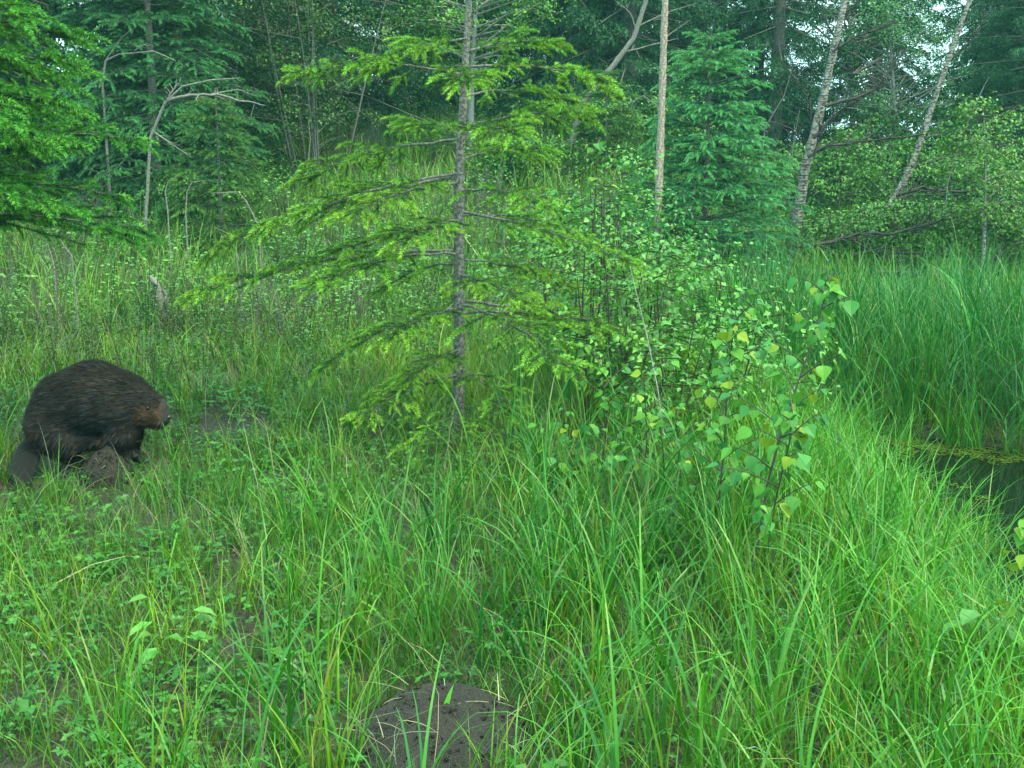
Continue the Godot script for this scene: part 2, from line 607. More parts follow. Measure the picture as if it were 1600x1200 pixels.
func far_spruce(called: String, seed_: int, height: float, rmax: float, y0: float, dense: float, drop: float, tint_a: Color, tint_b: Color, label: String, group: String) -> Node3D:
	var rng := rg(seed_)
	var tree := thing(called, Vector3.ZERO, label, "tree", group)
	var mb := MB.new(true)
	mb.tube(PackedVector3Array([Vector3(0, -0.3, 0), Vector3(0, height * 0.5, 0), Vector3(0, height, 0)]), PackedFloat32Array([0.012 * height + 0.03, 0.008 * height, 0.01]), 8, Color(1, 1, 1))
	var pile := Pile.new(mat.sprays, tints(tint_a, tint_b))
	var y := y0
	while y < height:
		var r := rmax * pow(1.0 - y / height, 0.8) + 0.12
		var n := 6
		var turn := rng.randf() * TAU
		for k in n:
			var az := turn + TAU * k / n + rng.randf_range(-0.3, 0.3)
			var rr := r * rng.randf_range(0.6, 1.12)
			var slope := lerpf(-drop, 0.3, y / height) + rng.randf_range(-0.1, 0.1)
			var dir := Vector3(cos(az), slope, sin(az)).normalized()
			var a := Vector3(0, y + rng.randf_range(-0.1, 0.1), 0)
			mb.tube(PackedVector3Array([a, a + dir * rr]), PackedFloat32Array([0.02, 0.005]), 4, Color(1, 1, 1))
			var s := 0.25 * rr
			while s < rr:
				for sg in [-1.0, 1.0]:
					var yaw: float = az + sg * rng.randf_range(0.3, 1.1) if s < rr * 0.9 else az + sg * 0.25
					var pit := asin(clampf(slope - rng.randf_range(-0.1, 0.35), -0.95, 0.9))
					var k2 := rng.randf_range(0.75, 1.25) * clampf(0.55 + rr * 0.3, 0.5, 1.2)
					var bs := Basis(Vector3.UP, -yaw) * Basis(Vector3(0, 0, 1), pit) * Basis(Vector3(1, 0, 0), rng.randf_range(-0.4, 0.4))
					pile.add(rng.randi() % 2, rng.randi() % 6, Transform3D(bs.scaled_local(Vector3(k2, k2, k2)), a + dir * s))
				s += 0.26 / dense
		y += 0.36 / dense * rng.randf_range(0.8, 1.2)
	part("trunk", mb.mesh(mat.spruce_bark), tree)
	part("crown", pile.mesh(mat.needle), tree)
	tris += (pile.v.size() + mb.v.size()) / 3
	return tree

# ---------------------------------------------------------------- broad-leaved trees and shrubs
func leafy_tree(called: String, base: Vector3, seed_: int, height: float, spreadr: float, y0: float, n: int, stems: int, sprays: Array, m: Material, ca: Color, cb: Color, label: String, category: String, group := "", sc := 1.0) -> Node3D:
	var rng := rg(seed_)
	var tree := thing(called, base, label, category, group)
	var mb := MB.new(true)
	var pile := Pile.new(sprays, tints(ca, cb))
	for k in stems:
		var az := rng.randf() * TAU
		var off := Vector3(cos(az), 0, sin(az)) * (0.0 if stems == 1 else spreadr * 0.7 * sqrt(rng.randf()))
		var h := height * rng.randf_range(0.75, 1.0)
		var top := off + Vector3(rng.randf_range(-0.1, 0.1) * h, h, rng.randf_range(-0.1, 0.1) * h)
		var pts := bezier(off * 0.35 + Vector3(0, -0.1, 0), off * 0.8 + Vector3(0, h * 0.5, 0), top, 8)
		var r0 := 0.003 + 0.005 * h if stems > 1 else 0.016 * h
		var rad := PackedFloat32Array()
		for i in 9:
			rad.append(lerpf(r0, 0.0022, i / 8.0))
		mb.tube(pts, rad, 6, Color(1, 1, 1))
		var nb := int(n / stems)
		var made := 0
		while made < nb:
			var t := lerpf(y0 / height, 1.0, pow(rng.randf(), 0.8))
			var f := clampf(t, 0, 0.999) * 8.0
			var p := pts[int(f)].lerp(pts[int(f) + 1], fmod(f, 1.0))
			var a2 := rng.randf() * TAU
			var reach := spreadr * (1.0 if stems == 1 else 0.6) * sin(clampf((t - y0 / height) / (1.0 - y0 / height), 0.02, 1.0) * PI * 0.85 + 0.35) * rng.randf_range(0.35, 1.1) + 0.09
			var e := p + Vector3(cos(a2) * reach, reach * rng.randf_range(-0.05, 0.7), sin(a2) * reach)
			mb.tube(PackedVector3Array([p, p.lerp(e, 0.6) + Vector3(0, 0.05 * reach, 0), e]), PackedFloat32Array([rad[int(f)] * 0.45, rad[int(f)] * 0.25, 0.0015]), 4, Color(1, 1, 1))
			var cl := rng.randi_range(4, 9)
			for j in cl:
				var q := p.lerp(e, rng.randf_range(0.45, 1.0)) + rdir(rng, -0.6, 0.6) * 0.12 * sc
				var yaw := -a2 + rng.randf_range(-1.4, 1.4)
				var k2 := rng.randf_range(0.7, 1.2) * sc
				var bs := Basis(Vector3.UP, yaw) * Basis(Vector3(0, 0, 1), rng.randf_range(-0.5, 0.3))
				pile.add(rng.randi() % sprays.size(), rng.randi() % 6, Transform3D(bs.scaled_local(Vector3(k2, k2, k2)), q))
				made += 1
	part("trunk" if stems == 1 else "stems", mb.mesh(m), tree)
	part("crown", pile.mesh(mat.leaf), tree)
	tris += (pile.v.size() + mb.v.size()) / 3
	return tree

# ---------------------------------------------------------------- dead wood
# trunk along a polyline, branches as polylines; every branch is a part of its own with fine twigs
func dead_tree(called: String, base: Vector3, trunk: PackedVector3Array, r0: float, r1: float, limbs: Array, m: Material, tm: Material, seed_: int, label: String, category: String, group := "", twigs := 1.0, sides := 10) -> Node3D:
	var rng := rg(seed_)
	var tree := thing(called, base, label, category, group)
	var rad := PackedFloat32Array()
	var pts := PackedVector3Array()
	for i in trunk.size():
		rad.append(lerpf(r0, r1, float(i) / (trunk.size() - 1)))
		pts.append(trunk[i] - base)
	if trunk.size() > 1:
		bark_tube(tree, "trunk", pts, rad, m, rng, sides, 0.10)
	for L in limbs:
		var mb := MB.new(true)
		var lp := PackedVector3Array()
		for p in (L[0] as PackedVector3Array):
			lp.append(p - base)
		var sm := PackedVector3Array()
		var sr := PackedFloat32Array()
		var total := lp.size() - 1
		for i in total:
			for k in 4:
				var t := (i + k / 4.0) / total
				sm.append(lp[i].lerp(lp[i + 1], k / 4.0) + Vector3(rng.randf_range(-1, 1), rng.randf_range(-1, 1), rng.randf_range(-1, 1)) * float(L[1]) * 0.5)
				sr.append(lerpf(L[1], L[1] * 0.3, t) * 1.15)
		sm.append(lp[total])
		sr.append(float(L[1]) * 0.2)
		mb.tube(sm, sr, 5, Color(1, 1, 1))
		var nt := int(rng.randf_range(4, 9) * twigs)
		for k in nt:
			var i := rng.randi_range(1, sm.size() - 2)
			var tan := (sm[i + 1] - sm[i]).normalized()
			var d := (tan * 0.7 + rdir(rng, -0.5, 0.8) * 0.8).normalized()
			var ln := rng.randf_range(0.12, 0.45) * clampf(sm[0].distance_to(sm[sm.size() - 1]) * 0.6, 0.3, 1.3)
			var e := sm[i] + d * ln
			var md := sm[i].lerp(e, 0.5) + rdir(rng, -1, 1) * ln * 0.1
			mb.tube(PackedVector3Array([sm[i], md, e]), PackedFloat32Array([sr[i] * 0.5, sr[i] * 0.35, 0.0015]), 4, Color(1, 1, 1))
			if rng.randf() < 0.7:
				mb.tube(PackedVector3Array([md, md + (d + rdir(rng, -0.4, 0.8) * 0.9).normalized() * ln * 0.5]), PackedFloat32Array([sr[i] * 0.3, 0.0012]), 3, Color(1, 1, 1))
		part("branch", mb.mesh(tm), tree)
	return tree

# ---------------------------------------------------------------- birch leaf (toothed, pointed) and sapling
func birch_leaf(seed_: int, ls: float) -> MB:
	var rng := rg(seed_)
	var mb := MB.new()
	# hangs along -Y from its stalk, upper face towards +Z
	var stalk := 0.30 * ls
	mb.tube(PackedVector3Array([Vector3.ZERO, Vector3(0, -stalk * 0.6, 0.02 * ls), Vector3(0, -stalk, 0)]), PackedFloat32Array([0.0009, 0.0008, 0.0007]), 3, Color(0.75, 0.6, 0.7))
	var cur := rng.randf_range(-0.2, 0.7)
	var edge: Array = []
	var prof := [0.0, 0.24, 0.38, 0.44, 0.44, 0.39, 0.31, 0.22, 0.13, 0.06, 0.0]
	var n := 20
	for i in n + 1:
		var t := float(i) / n
		var f := t * 9.999
		var w := lerpf(prof[int(f)], prof[int(f) + 1], fmod(f, 1.0)) + (0.022 if i % 2 == 0 else -0.02)
		if i == 0 or i == n:
			w = 0.0
		edge.append([t, maxf(w, 0.0)])
	var mid := func(t: float) -> Vector3:
		return Vector3(0, -stalk - t * ls, -cur * t * t * ls * 0.5)
	var c := col(0.85, 0.85, 0.85)
	for i in n:
		var m0: Vector3 = mid.call(edge[i][0])
		var m1: Vector3 = mid.call(edge[i + 1][0])
		for s in [-1.0, 1.0]:
			var e0: Vector3 = m0 + Vector3(s * edge[i][1] * ls, 0.05 * ls * edge[i][1], 0.28 * edge[i][1] * ls)
			var e1: Vector3 = m1 + Vector3(s * edge[i + 1][1] * ls, 0.05 * ls * edge[i + 1][1], 0.28 * edge[i + 1][1] * ls)
			mb.tri(m0, e0, e1, c)
			mb.tri(m0, e1, m1, c)
	return mb

func put_leaf(parent: Node, rng: RandomNumberGenerator, p: Vector3, out: Vector3, mats: Array, sc := 1.0) -> void:
	var o := MeshInstance3D.new()
	o.name = "leaf"
	o.mesh = mat.birch_leaves[rng.randi() % 4]
	o.material_override = mats[rng.randi() % mats.size()]
	var face := (out * rng.randf_range(0.4, 1.0) + Vector3(rng.randf_range(-0.5, 0.5), rng.randf_range(0.3, 1.2), rng.randf_range(0.0, 0.7))).normalized()
	var down := (Vector3(out.x, -0.75, out.z) + rdir(rng, -1, 1) * 0.45).normalized()
	var y := -down
	var x := y.cross(face).normalized()
	var z := x.cross(y).normalized()
	var k := sc * rng.randf_range(0.5, 1.1)
	o.transform = Transform3D(Basis(x * k, y * k, z * k), p)
	parent.add_child(o, true)

func sapling(called: String, base: Vector3, stems: Array, seed_: int, label: String, leaves_per_m: float, mats: Array, branchy: float, sc := 1.0, group := "") -> Node3D:
	var rng := rg(seed_)
	var tree := thing(called, base, label, "sapling", group)
	for st in stems:
		var pts := PackedVector3Array()
		for p in (st[0] as PackedVector3Array):
			pts.append(p - base)
		var rad := PackedFloat32Array()
		for i in pts.size():
			rad.append(lerpf(st[1], 0.0016, float(i) / (pts.size() - 1)))
		bark_tube(tree, "stem", pts, rad, mat.sapling_bark, rng, 6, 0.05)
		var total := 0.0
		for i in pts.size() - 1:
			total += pts[i].distance_to(pts[i + 1])
		var s: float = st[2] * total
		var turn := rng.randf() * TAU
		while s < total:
			var q := s
			var i := 0
			while i < pts.size() - 2 and q > pts[i].distance_to(pts[i + 1]):
				q -= pts[i].distance_to(pts[i + 1])
				i += 1
			var p := pts[i].lerp(pts[i + 1], clampf(q / pts[i].distance_to(pts[i + 1]), 0, 1))
			var dir := (Vector3(cos(turn), rng.randf_range(0.3, 0.9), sin(turn))).normalized()
			var bl: float = branchy * (1.0 - 0.6 * s / total) * rng.randf_range(0.6, 1.15)
			var e := p + dir * bl
			var wood := MB.new(true)
			wood.tube(bezier(p, p.lerp(e, 0.5) + Vector3(0, 0.08 * bl, 0), e + Vector3(0, -0.06 * bl, 0), 4), PackedFloat32Array([0.0026, 0.0022, 0.0018, 0.0014, 0.0009]), 5, Color(1, 1, 1))
			var tw := part("twig", wood.mesh(mat.sapling_bark), tree)
			var nl := maxi(2, int(bl * leaves_per_m))
			for j in nl:
				var u := (j + 0.7) / nl
				put_leaf(tw, rng, p.lerp(e, u) + Vector3(0, 0.05 * bl * sin(u * PI), 0), (dir + rdir(rng, -0.3, 0.3) * 0.9).normalized(), mats, sc)
			turn += 2.4
			s += rng.randf_range(0.03, 0.055)
		for j in 10:
			put_leaf(tree, rng, pts[pts.size() - 1].lerp(pts[pts.size() - 2], rng.randf() * 0.7) + rdir(rng, -0.5, 0.5) * 0.012, rdir(rng, -0.1, 0.4), mats, sc)
	return tree

# ---------------------------------------------------------------- beaver
var bones: Array = []

func body_sdf(p: Vector3) -> float:
	var d := 9.0
	for b in bones:
		var a: Vector3 = b[0]
		var ab: Vector3 = b[1]
		var t := clampf((p - a).dot(ab) * float(b[4]), 0.0, 1.0)
		var e := p.distance_to(a + ab * t) - lerpf(b[2], b[3], t)
		var k: float = b[5]
		var h := clampf(0.5 + 0.5 * (d - e) / k, 0.0, 1.0)
		d = lerpf(d, e, h) - k * h * (1.0 - h)
	return d

func bone(a: Vector3, b: Vector3, ra: float, rb: float, k := 0.05) -> void:
	var ab := b - a
	bones.append([a, ab, ra, rb, 1.0 / maxf(ab.length_squared(), 1e-8), k])

func nets(lo: Vector3, hi: Vector3, cell: float) -> Array:
	var nx := int((hi.x - lo.x) / cell) + 2
	var ny := int((hi.y - lo.y) / cell) + 2
	var nz := int((hi.z - lo.z) / cell) + 2
	var val := PackedFloat32Array()
	val.resize(nx * ny * nz)
	var B := 4
	for bx in range(0, nx, B):
		for by in range(0, ny, B):
			for bz in range(0, nz, B):
				var cen := lo + Vector3(bx + 1.5, by + 1.5, bz + 1.5) * cell
				var dc := body_sdf(cen)
				var far := absf(dc) > cell * 5.5
				for x in range(bx, mini(bx + B, nx)):
					for y in range(by, mini(by + B, ny)):
						for z in range(bz, mini(bz + B, nz)):
							val[(x * ny + y) * nz + z] = dc if far else body_sdf(lo + Vector3(x, y, z) * cell)
	var id := PackedInt32Array()
	id.resize(nx * ny * nz)
	id.fill(-1)
	var verts := PackedVector3Array()
	for x in nx - 1:
		for y in ny - 1:
			for z in nz - 1:
				var i := (x * ny + y) * nz + z
				var s := PackedFloat32Array([val[i], val[i + 1], val[i + nz], val[i + nz + 1], val[i + ny * nz], val[i + ny * nz + 1], val[i + ny * nz + nz], val[i + ny * nz + nz + 1]])
				var neg := 0
				for q in s:
					if q < 0.0: neg += 1
				if neg == 0 or neg == 8:
					continue
				var sum := Vector3.ZERO
				var cnt := 0
				for e in [[0, 1], [2, 3], [4, 5], [6, 7], [0, 2], [1, 3], [4, 6], [5, 7], [0, 4], [1, 5], [2, 6], [3, 7]]:
					var va := s[e[0]]
					var vb := s[e[1]]
					if (va < 0.0) != (vb < 0.0):
						var t := va / (va - vb)
						var pa := Vector3((e[0] >> 2) & 1, (e[0] >> 1) & 1, e[0] & 1)
						var pb := Vector3((e[1] >> 2) & 1, (e[1] >> 1) & 1, e[1] & 1)
						sum += pa.lerp(pb, t)
						cnt += 1
				id[i] = verts.size()
				verts.append(lo + (Vector3(x, y, z) + sum / cnt) * cell)
	var idx := PackedInt32Array()
	var st := [ny * nz, nz, 1]
	for x in range(1, nx - 1):
		for y in range(1, ny - 1):
			for z in range(1, nz - 1):
				var i := (x * ny + y) * nz + z
				for ax in 3:
					var a := val[i]
					var b := val[i + st[ax]]
					if (a < 0.0) == (b < 0.0):
						continue
					var u: int = st[(ax + 1) % 3]
					var w: int = st[(ax + 2) % 3]
					var q := [id[i], id[i - u], id[i - u - w], id[i - w]]
					if q.min() < 0:
						continue
					if a < 0.0:
						q.reverse()
					idx.append_array(PackedInt32Array([q[0], q[1], q[2], q[0], q[2], q[3]]))
	var nrm := PackedVector3Array()
	for p in verts:
		var e := 0.004
		nrm.append(Vector3(body_sdf(p + Vector3(e, 0, 0)) - body_sdf(p - Vector3(e, 0, 0)), body_sdf(p + Vector3(0, e, 0)) - body_sdf(p - Vector3(0, e, 0)), body_sdf(p + Vector3(0, 0, e)) - body_sdf(p - Vector3(0, 0, e))).normalized())
	return [verts, nrm, idx]

func ball(r: float, squash := 1.0) -> SphereMesh:
	var s := SphereMesh.new()
	s.radius = r
	s.height = 2.0 * r * squash
	s.radial_segments = 14
	s.rings = 8
	return s

func build_beaver() -> void:
	var t := thing("beaver", Vector3(-1.838, 0.0, -4.78), "dark brown beaver walking over the mud mound with arched back", "beaver")
	t.position.y = land(-1.86, -4.78) + 0.01
	t.rotation.y = -0.06
	t.scale = Vector3.ONE * 0.955
	bones = []
	# trunk, neck and head
	bone(Vector3(-0.215, 0.235, 0), Vector3(-0.14, 0.295, 0), 0.118, 0.150)
	bone(Vector3(-0.14, 0.300, 0), Vector3(-0.02, 0.338, 0), 0.150, 0.166)
	bone(Vector3(-0.02, 0.335, 0), Vector3(0.11, 0.325, 0), 0.160, 0.130)
	bone(Vector3(0.11, 0.325, 0), Vector3(0.19, 0.308, 0.005), 0.122, 0.086)
	bone(Vector3(0.212, 0.312, 0.008), Vector3(0.264, 0.296, 0.014), 0.084, 0.068, 0.030)
	bone(Vector3(0.262, 0.288, 0.012), Vector3(0.308, 0.256, 0.018), 0.060, 0.036, 0.035)
	bone(Vector3(0.250, 0.262, 0.045), Vector3(0.282, 0.250, 0.040), 0.040, 0.030, 0.03)
	bone(Vector3(0.250, 0.262, -0.020), Vector3(0.282, 0.250, -0.005), 0.040, 0.030, 0.03)
	bone(Vector3(0.275, 0.232, 0.015), Vector3(0.302, 0.228, 0.018), 0.022, 0.016, 0.02)
	# ears
	bone(Vector3(0.188, 0.378, 0.066), Vector3(0.178, 0.404, 0.078), 0.017, 0.014, 0.012)
	bone(Vector3(0.188, 0.378, -0.058), Vector3(0.178, 0.404, -0.070), 0.017, 0.014, 0.012)
	# near hind leg, swinging forward
	bone(Vector3(-0.190, 0.205, 0.080), Vector3(-0.125, 0.165, 0.112), 0.108, 0.078, 0.05)
	bone(Vector3(-0.135, 0.150, 0.112), Vector3(-0.080, 0.135, 0.124), 0.060, 0.040, 0.04)
	bone(Vector3(-0.085, 0.138, 0.124), Vector3(0.015, 0.158, 0.130), 0.036, 0.026, 0.03)
	for k in 5:
		bone(Vector3(0.005, 0.158, 0.110 + k * 0.010), Vector3(0.088 - absf(k - 2) * 0.010, 0.176, 0.084 + k * 0.022), 0.014, 0.009, 0.012)
	# far hind leg, planted
	bone(Vector3(-0.200, 0.200, -0.080), Vector3(-0.175, 0.110, -0.090), 0.085, 0.050, 0.05)
	bone(Vector3(-0.175, 0.110, -0.090), Vector3(-0.215, 0.035, -0.085), 0.046, 0.030, 0.03)
	bone(Vector3(-0.215, 0.028, -0.085), Vector3(-0.110, 0.020, -0.080), 0.026, 0.020, 0.02)
	for k in 5:
		bone(Vector3(-0.120, 0.018, -0.098 + k * 0.009), Vector3(-0.050, 0.012, -0.122 + k * 0.021), 0.012, 0.008, 0.01)
	# near foreleg on the mound
	bone(Vector3(0.128, 0.270, 0.068), Vector3(0.146, 0.195, 0.085), 0.082, 0.062, 0.05)
	bone(Vector3(0.146, 0.190, 0.085), Vector3(0.152, 0.125, 0.088), 0.054, 0.028, 0.03)
	bone(Vector3(0.152, 0.118, 0.088), Vector3(0.180, 0.105, 0.090), 0.021, 0.016, 0.02)
	for k in 5:
		bone(Vector3(0.176, 0.106, 0.078 + k * 0.006), Vector3(0.212 - absf(k - 2) * 0.004, 0.094, 0.066 + k * 0.012), 0.0085, 0.006, 0.008)
	# far foreleg
	bone(Vector3(0.110, 0.260, -0.070), Vector3(0.120, 0.160, -0.085), 0.066, 0.042, 0.05)
	bone(Vector3(0.120, 0.160, -0.085), Vector3(0.125, 0.045, -0.085), 0.036, 0.022, 0.03)
	bone(Vector3(0.125, 0.040, -0.085), Vector3(0.160, 0.022, -0.085), 0.020, 0.015, 0.02)
	for k in 5:
		bone(Vector3(0.156, 0.022, -0.097 + k * 0.006), Vector3(0.190, 0.012, -0.109 + k * 0.012), 0.0085, 0.006, 0.008)
	var r := nets(Vector3(-0.38, -0.03, -0.24), Vector3(0.38, 0.54, 0.24), 0.0115)
	var vs: PackedVector3Array = r[0]
	var ns: PackedVector3Array = r[1]
	var cs := PackedColorArray()
	var rng := rg(77)
	for p in vs:
		cs.append(fur_color(p, rng))
	var a := []
	a.resize(Mesh.ARRAY_MAX)
	a[Mesh.ARRAY_VERTEX] = vs
	a[Mesh.ARRAY_NORMAL] = ns
	a[Mesh.ARRAY_COLOR] = cs
	a[Mesh.ARRAY_INDEX] = r[2]
	var am := ArrayMesh.new()
	am.add_surface_from_arrays(Mesh.PRIMITIVE_TRIANGLES, a)
	am.surface_set_material(0, mat.fur)
	var body := part("body", am, t)
	# guard hairs combed back along the body, gathered in damp locks
	var hair := MB.new(false)
	for i in vs.size():
		var p := vs[i]
		if p.y < 0.10 and p.x > -0.3 and (absf(p.z) > 0.05):
			if p.y < 0.06 or p.x > 0.1:
				continue
		if p.x > 0.312 or Vector2(p.x - 0.268, p.y - 0.316).length() < 0.013:
			continue
		for k in 9:
			var q := p + Vector3(rng.randf_range(-1, 1), rng.randf_range(-1, 1), rng.randf_range(-1, 1)) * 0.008
			var flow := Vector3(-1.0, -0.35, 0.0)
			if p.y < 0.22:
				flow = Vector3(-0.45, -1.0, 0.0)
			if p.x > 0.2:
				flow = Vector3(-1.0, -0.15, 0.25 * signf(p.z))
			var lock := fine.get_noise_3d(p.x * 900.0, p.y * 900.0, p.z * 900.0)
			flow += Vector3(0, lock * 0.5, lock * 0.3)
			var d := (flow - ns[i] * flow.dot(ns[i])).normalized() + ns[i] * rng.randf_range(0.12, 0.42)
			d = d.normalized()
			var ln := rng.randf_range(0.022, 0.044) * (1.0 + 0.5 * lock)
			if p.x > 0.22:
				ln *= 0.45
			elif p.y < 0.17:
				ln *= 0.6
			var w := d.cross(ns[i]).normalized() * rng.randf_range(0.0009, 0.0016)
			var c := fur_color(p, rng)
			c = c.lerp(c * 2.6, clampf(lock * 2.0, 0.0, 1.0))
			var m := q + d * ln * 0.6
			var e := q + d * ln * 0.96 - ns[i] * ln * 0.12
			hair.tri(q - w, m - w * 0.8, m + w * 0.8, c)
			hair.tri(q - w, m + w * 0.8, q + w, c)
			hair.tri(m - w * 0.8, e, m + w * 0.8, c)
	var fur := part("fur", hair.mesh(mat.fur_strand), body)
	fur.set_meta("kind", "stuff")
	for s in [1.0, -1.0]:
		var eye := part("eye", ball(0.0095), t)
		(eye.mesh as SphereMesh).material = mat.eye
		var ep := Vector3(0.268, 0.316, 0.012 + 0.05 * s)
		while body_sdf(ep) < -0.002:
			ep.z += 0.002 * s
		eye.position = ep
	var nose := part("nose", ball(0.017, 0.75), t)
	(nose.mesh as SphereMesh).material = mat.nose
	nose.position = Vector3(0.336, 0.262, 0.020)
	var wh := MB.new()
	for k in 14:
		var sg := 1.0 if k % 2 == 0 else -1.0
		var w0 := Vector3(0.318, 0.250 + rng.randf_range(-0.008, 0.008), 0.018 + sg * 0.030)
		var wd := Vector3(rng.randf_range(-0.3, 0.6), rng.randf_range(-0.6, 0.2), sg).normalized() * rng.randf_range(0.04, 0.06)
		wh.tube(PackedVector3Array([w0, w0 + wd * 0.5, w0 + wd + Vector3(0, -0.008, 0)]), PackedFloat32Array([0.0006, 0.0005, 0.0003]), 3, col(0.12, 0.11, 0.10))
	part("whiskers", wh.mesh(mat.fur_strand), t)
	# the flat scaly tail trailing towards the water side
	var tail := MB.new(true)
	var path := bezier(Vector3(-0.26, 0.185, 0.02), Vector3(-0.315, 0.10, 0.16), Vector3(-0.170, 0.022, 0.42), 12)
	var ring := 14
	var prev: Array = []
	for i in 13:
		var f := i / 12.0
		var wd := lerpf(0.046, 0.058, smoothstep(0.0, 0.45, f)) * sqrt(maxf(0.0, 1.0 - pow(f, 5.0)))
		var th := lerpf(0.045, 0.012, smoothstep(0.0, 0.3, f)) * sqrt(maxf(0.02, 1.0 - pow(f, 6.0)))
		var tan := (path[mini(i + 1, 12)] - path[maxi(i - 1, 0)]).normalized()
		var sd := tan.cross(Vector3.UP).normalized()
		sd = (sd + Vector3(0, 0.25, 0)).normalized()
		var up := sd.cross(tan).normalized()
		var now: Array = []
		for k in ring:
			var an := TAU * k / ring
			now.append([path[i] + sd * cos(an) * wd + up * sin(an) * th, (sd * cos(an) * th + up * sin(an) * wd).normalized()])
		if i > 0:
			for k in ring:
				var k2 := (k + 1) % ring
				tail.ntri(prev[k][0], now[k2][0], now[k][0], prev[k][1], now[k2][1], now[k][1], Color(1, 1, 1))
				tail.ntri(prev[k][0], prev[k2][0], now[k2][0], prev[k][1], prev[k2][1], now[k2][1], Color(1, 1, 1))
		prev = now
	part("tail", tail.mesh(mat.tail), t).set_meta("label", "flat bare scaly tail")

func fur_color(p: Vector3, rng: RandomNumberGenerator) -> Color:
	var c := col(0.0105, 0.0108, 0.0112)
	var cheek := smoothstep(0.205, 0.245, p.x) * smoothstep(0.340, 0.295, p.y) * smoothstep(0.335, 0.31, p.x)
	var rump := smoothstep(-0.19, -0.25, p.x) * smoothstep(0.31, 0.24, p.y)
	var n := 0.5 + 0.5 * fine.get_noise_3d(p.x * 260.0, p.y * 260.0, p.z * 260.0)
	c = c.lerp(col(0.058, 0.029, 0.016), clampf(maxf(cheek * 0.6, rump * 0.5 * n), 0, 1))
	c = c.lerp(col(0.024, 0.019, 0.015), n * n * 0.4)
	return vary(c, rng, 0.6)

# ---------------------------------------------------------------- mounds
func mound(called: String, at: Vector2, rx: float, rz: float, h: float, seed_: int, label: String) -> void:
	var f := FastNoiseLite.new()
	f.seed = seed_
	f.frequency = 1.0
	var o := thing(called, Vector3(at.x, land(at.x, at.y), at.y), label, "mound")
	var vs := PackedVector3Array()
	var n := 44
	var cs := PackedColorArray()
	var idx := PackedInt32Array()
	for i in n + 1:
		for k in n:
			var r := float(i) / n * 1.15
			var an := TAU * k / n
			var d := Vector3(cos(an) * r * rx, 0, sin(an) * r * rz)
			var bump := f.get_noise_2d(d.x * 9.0, d.z * 9.0) * 0.18 + f.get_noise_2d(d.x * 30.0, d.z * 30.0) * 0.08 + f.get_noise_2d(d.x * 90.0, d.z * 90.0) * 0.05
			var y := h * pow(maxf(0.0, cos(minf(r, 1.0) * PI * 0.5)), 0.8) * (1.0 + bump) + 0.012 * bump * (1.0 if r < 1.0 else 0.3)
			y -= 0.07 * smoothstep(0.8, 1.15, r)
			vs.append(d + Vector3(0, y, 0))
			cs.append(Color(1, 1, 1))
	for i in n:
		for k in n:
			var k2 := (k + 1) % n
			idx.append_array(PackedInt32Array([i * n + k, (i + 1) * n + k2, (i + 1) * n + k, i * n + k, i * n + k2, (i + 1) * n + k2]))
	var a := []
	a.resize(Mesh.ARRAY_MAX)
	a[Mesh.ARRAY_VERTEX] = vs
	a[Mesh.ARRAY_COLOR] = cs
	a[Mesh.ARRAY_INDEX] = idx
	var st := SurfaceTool.new()
	st.create_from_arrays(a)
	st.generate_normals()
	var am := st.commit()
	am.surface_set_material(0, mat.mud)
	part("mud", am, o)
	# clods of mud lying on it
	var rng := rg(seed_ + 5)
	var cl := Pile.new([mat.clod], tints(col(0.015, 0.013, 0.011), col(0.038, 0.033, 0.028)))
	for i in 380:
		var r := sqrt(rng.randf()) * 1.0
		var an := rng.randf() * TAU
		var x := cos(an) * r * rx
		var z := sin(an) * r * rz
		var y := h * pow(maxf(0.0, cos(minf(r, 1.0) * PI * 0.5)), 0.8)
		var k := rng.randf_range(0.2, 0.7) * rng.randf_range(0.5, 1.3)
		cl.add(0, rng.randi() % 6, Transform3D(Basis(rdir(rng, -1, 1), rng.randf() * TAU).scaled_local(Vector3(k, k * 0.7, k)), Vector3(x, y, z)))
	part("crumbs", cl.mesh(mat.leaf_dull), o).set_meta("kind", "stuff")
	var sw := MB.new()
	for i in 26:
		var r := sqrt(rng.randf_range(0.1, 1.1))
		var an := rng.randf() * TAU
		var y := h * pow(maxf(0.0, cos(minf(r, 1.0) * PI * 0.5)), 0.8) * 1.05 + 0.012
		var p := Vector3(cos(an) * r * rx, y, sin(an) * r * rz)
		blade(sw, p, rng.randf() * TAU, rng.randf_range(0.05, 0.16), 0.0022, 1.25, 0.5, 4, vary(col(0.30, 0.30, 0.20), rng, 0.3))
	part("straw", sw.mesh(mat.leaf_dull), o).set_meta("kind", "stuff")

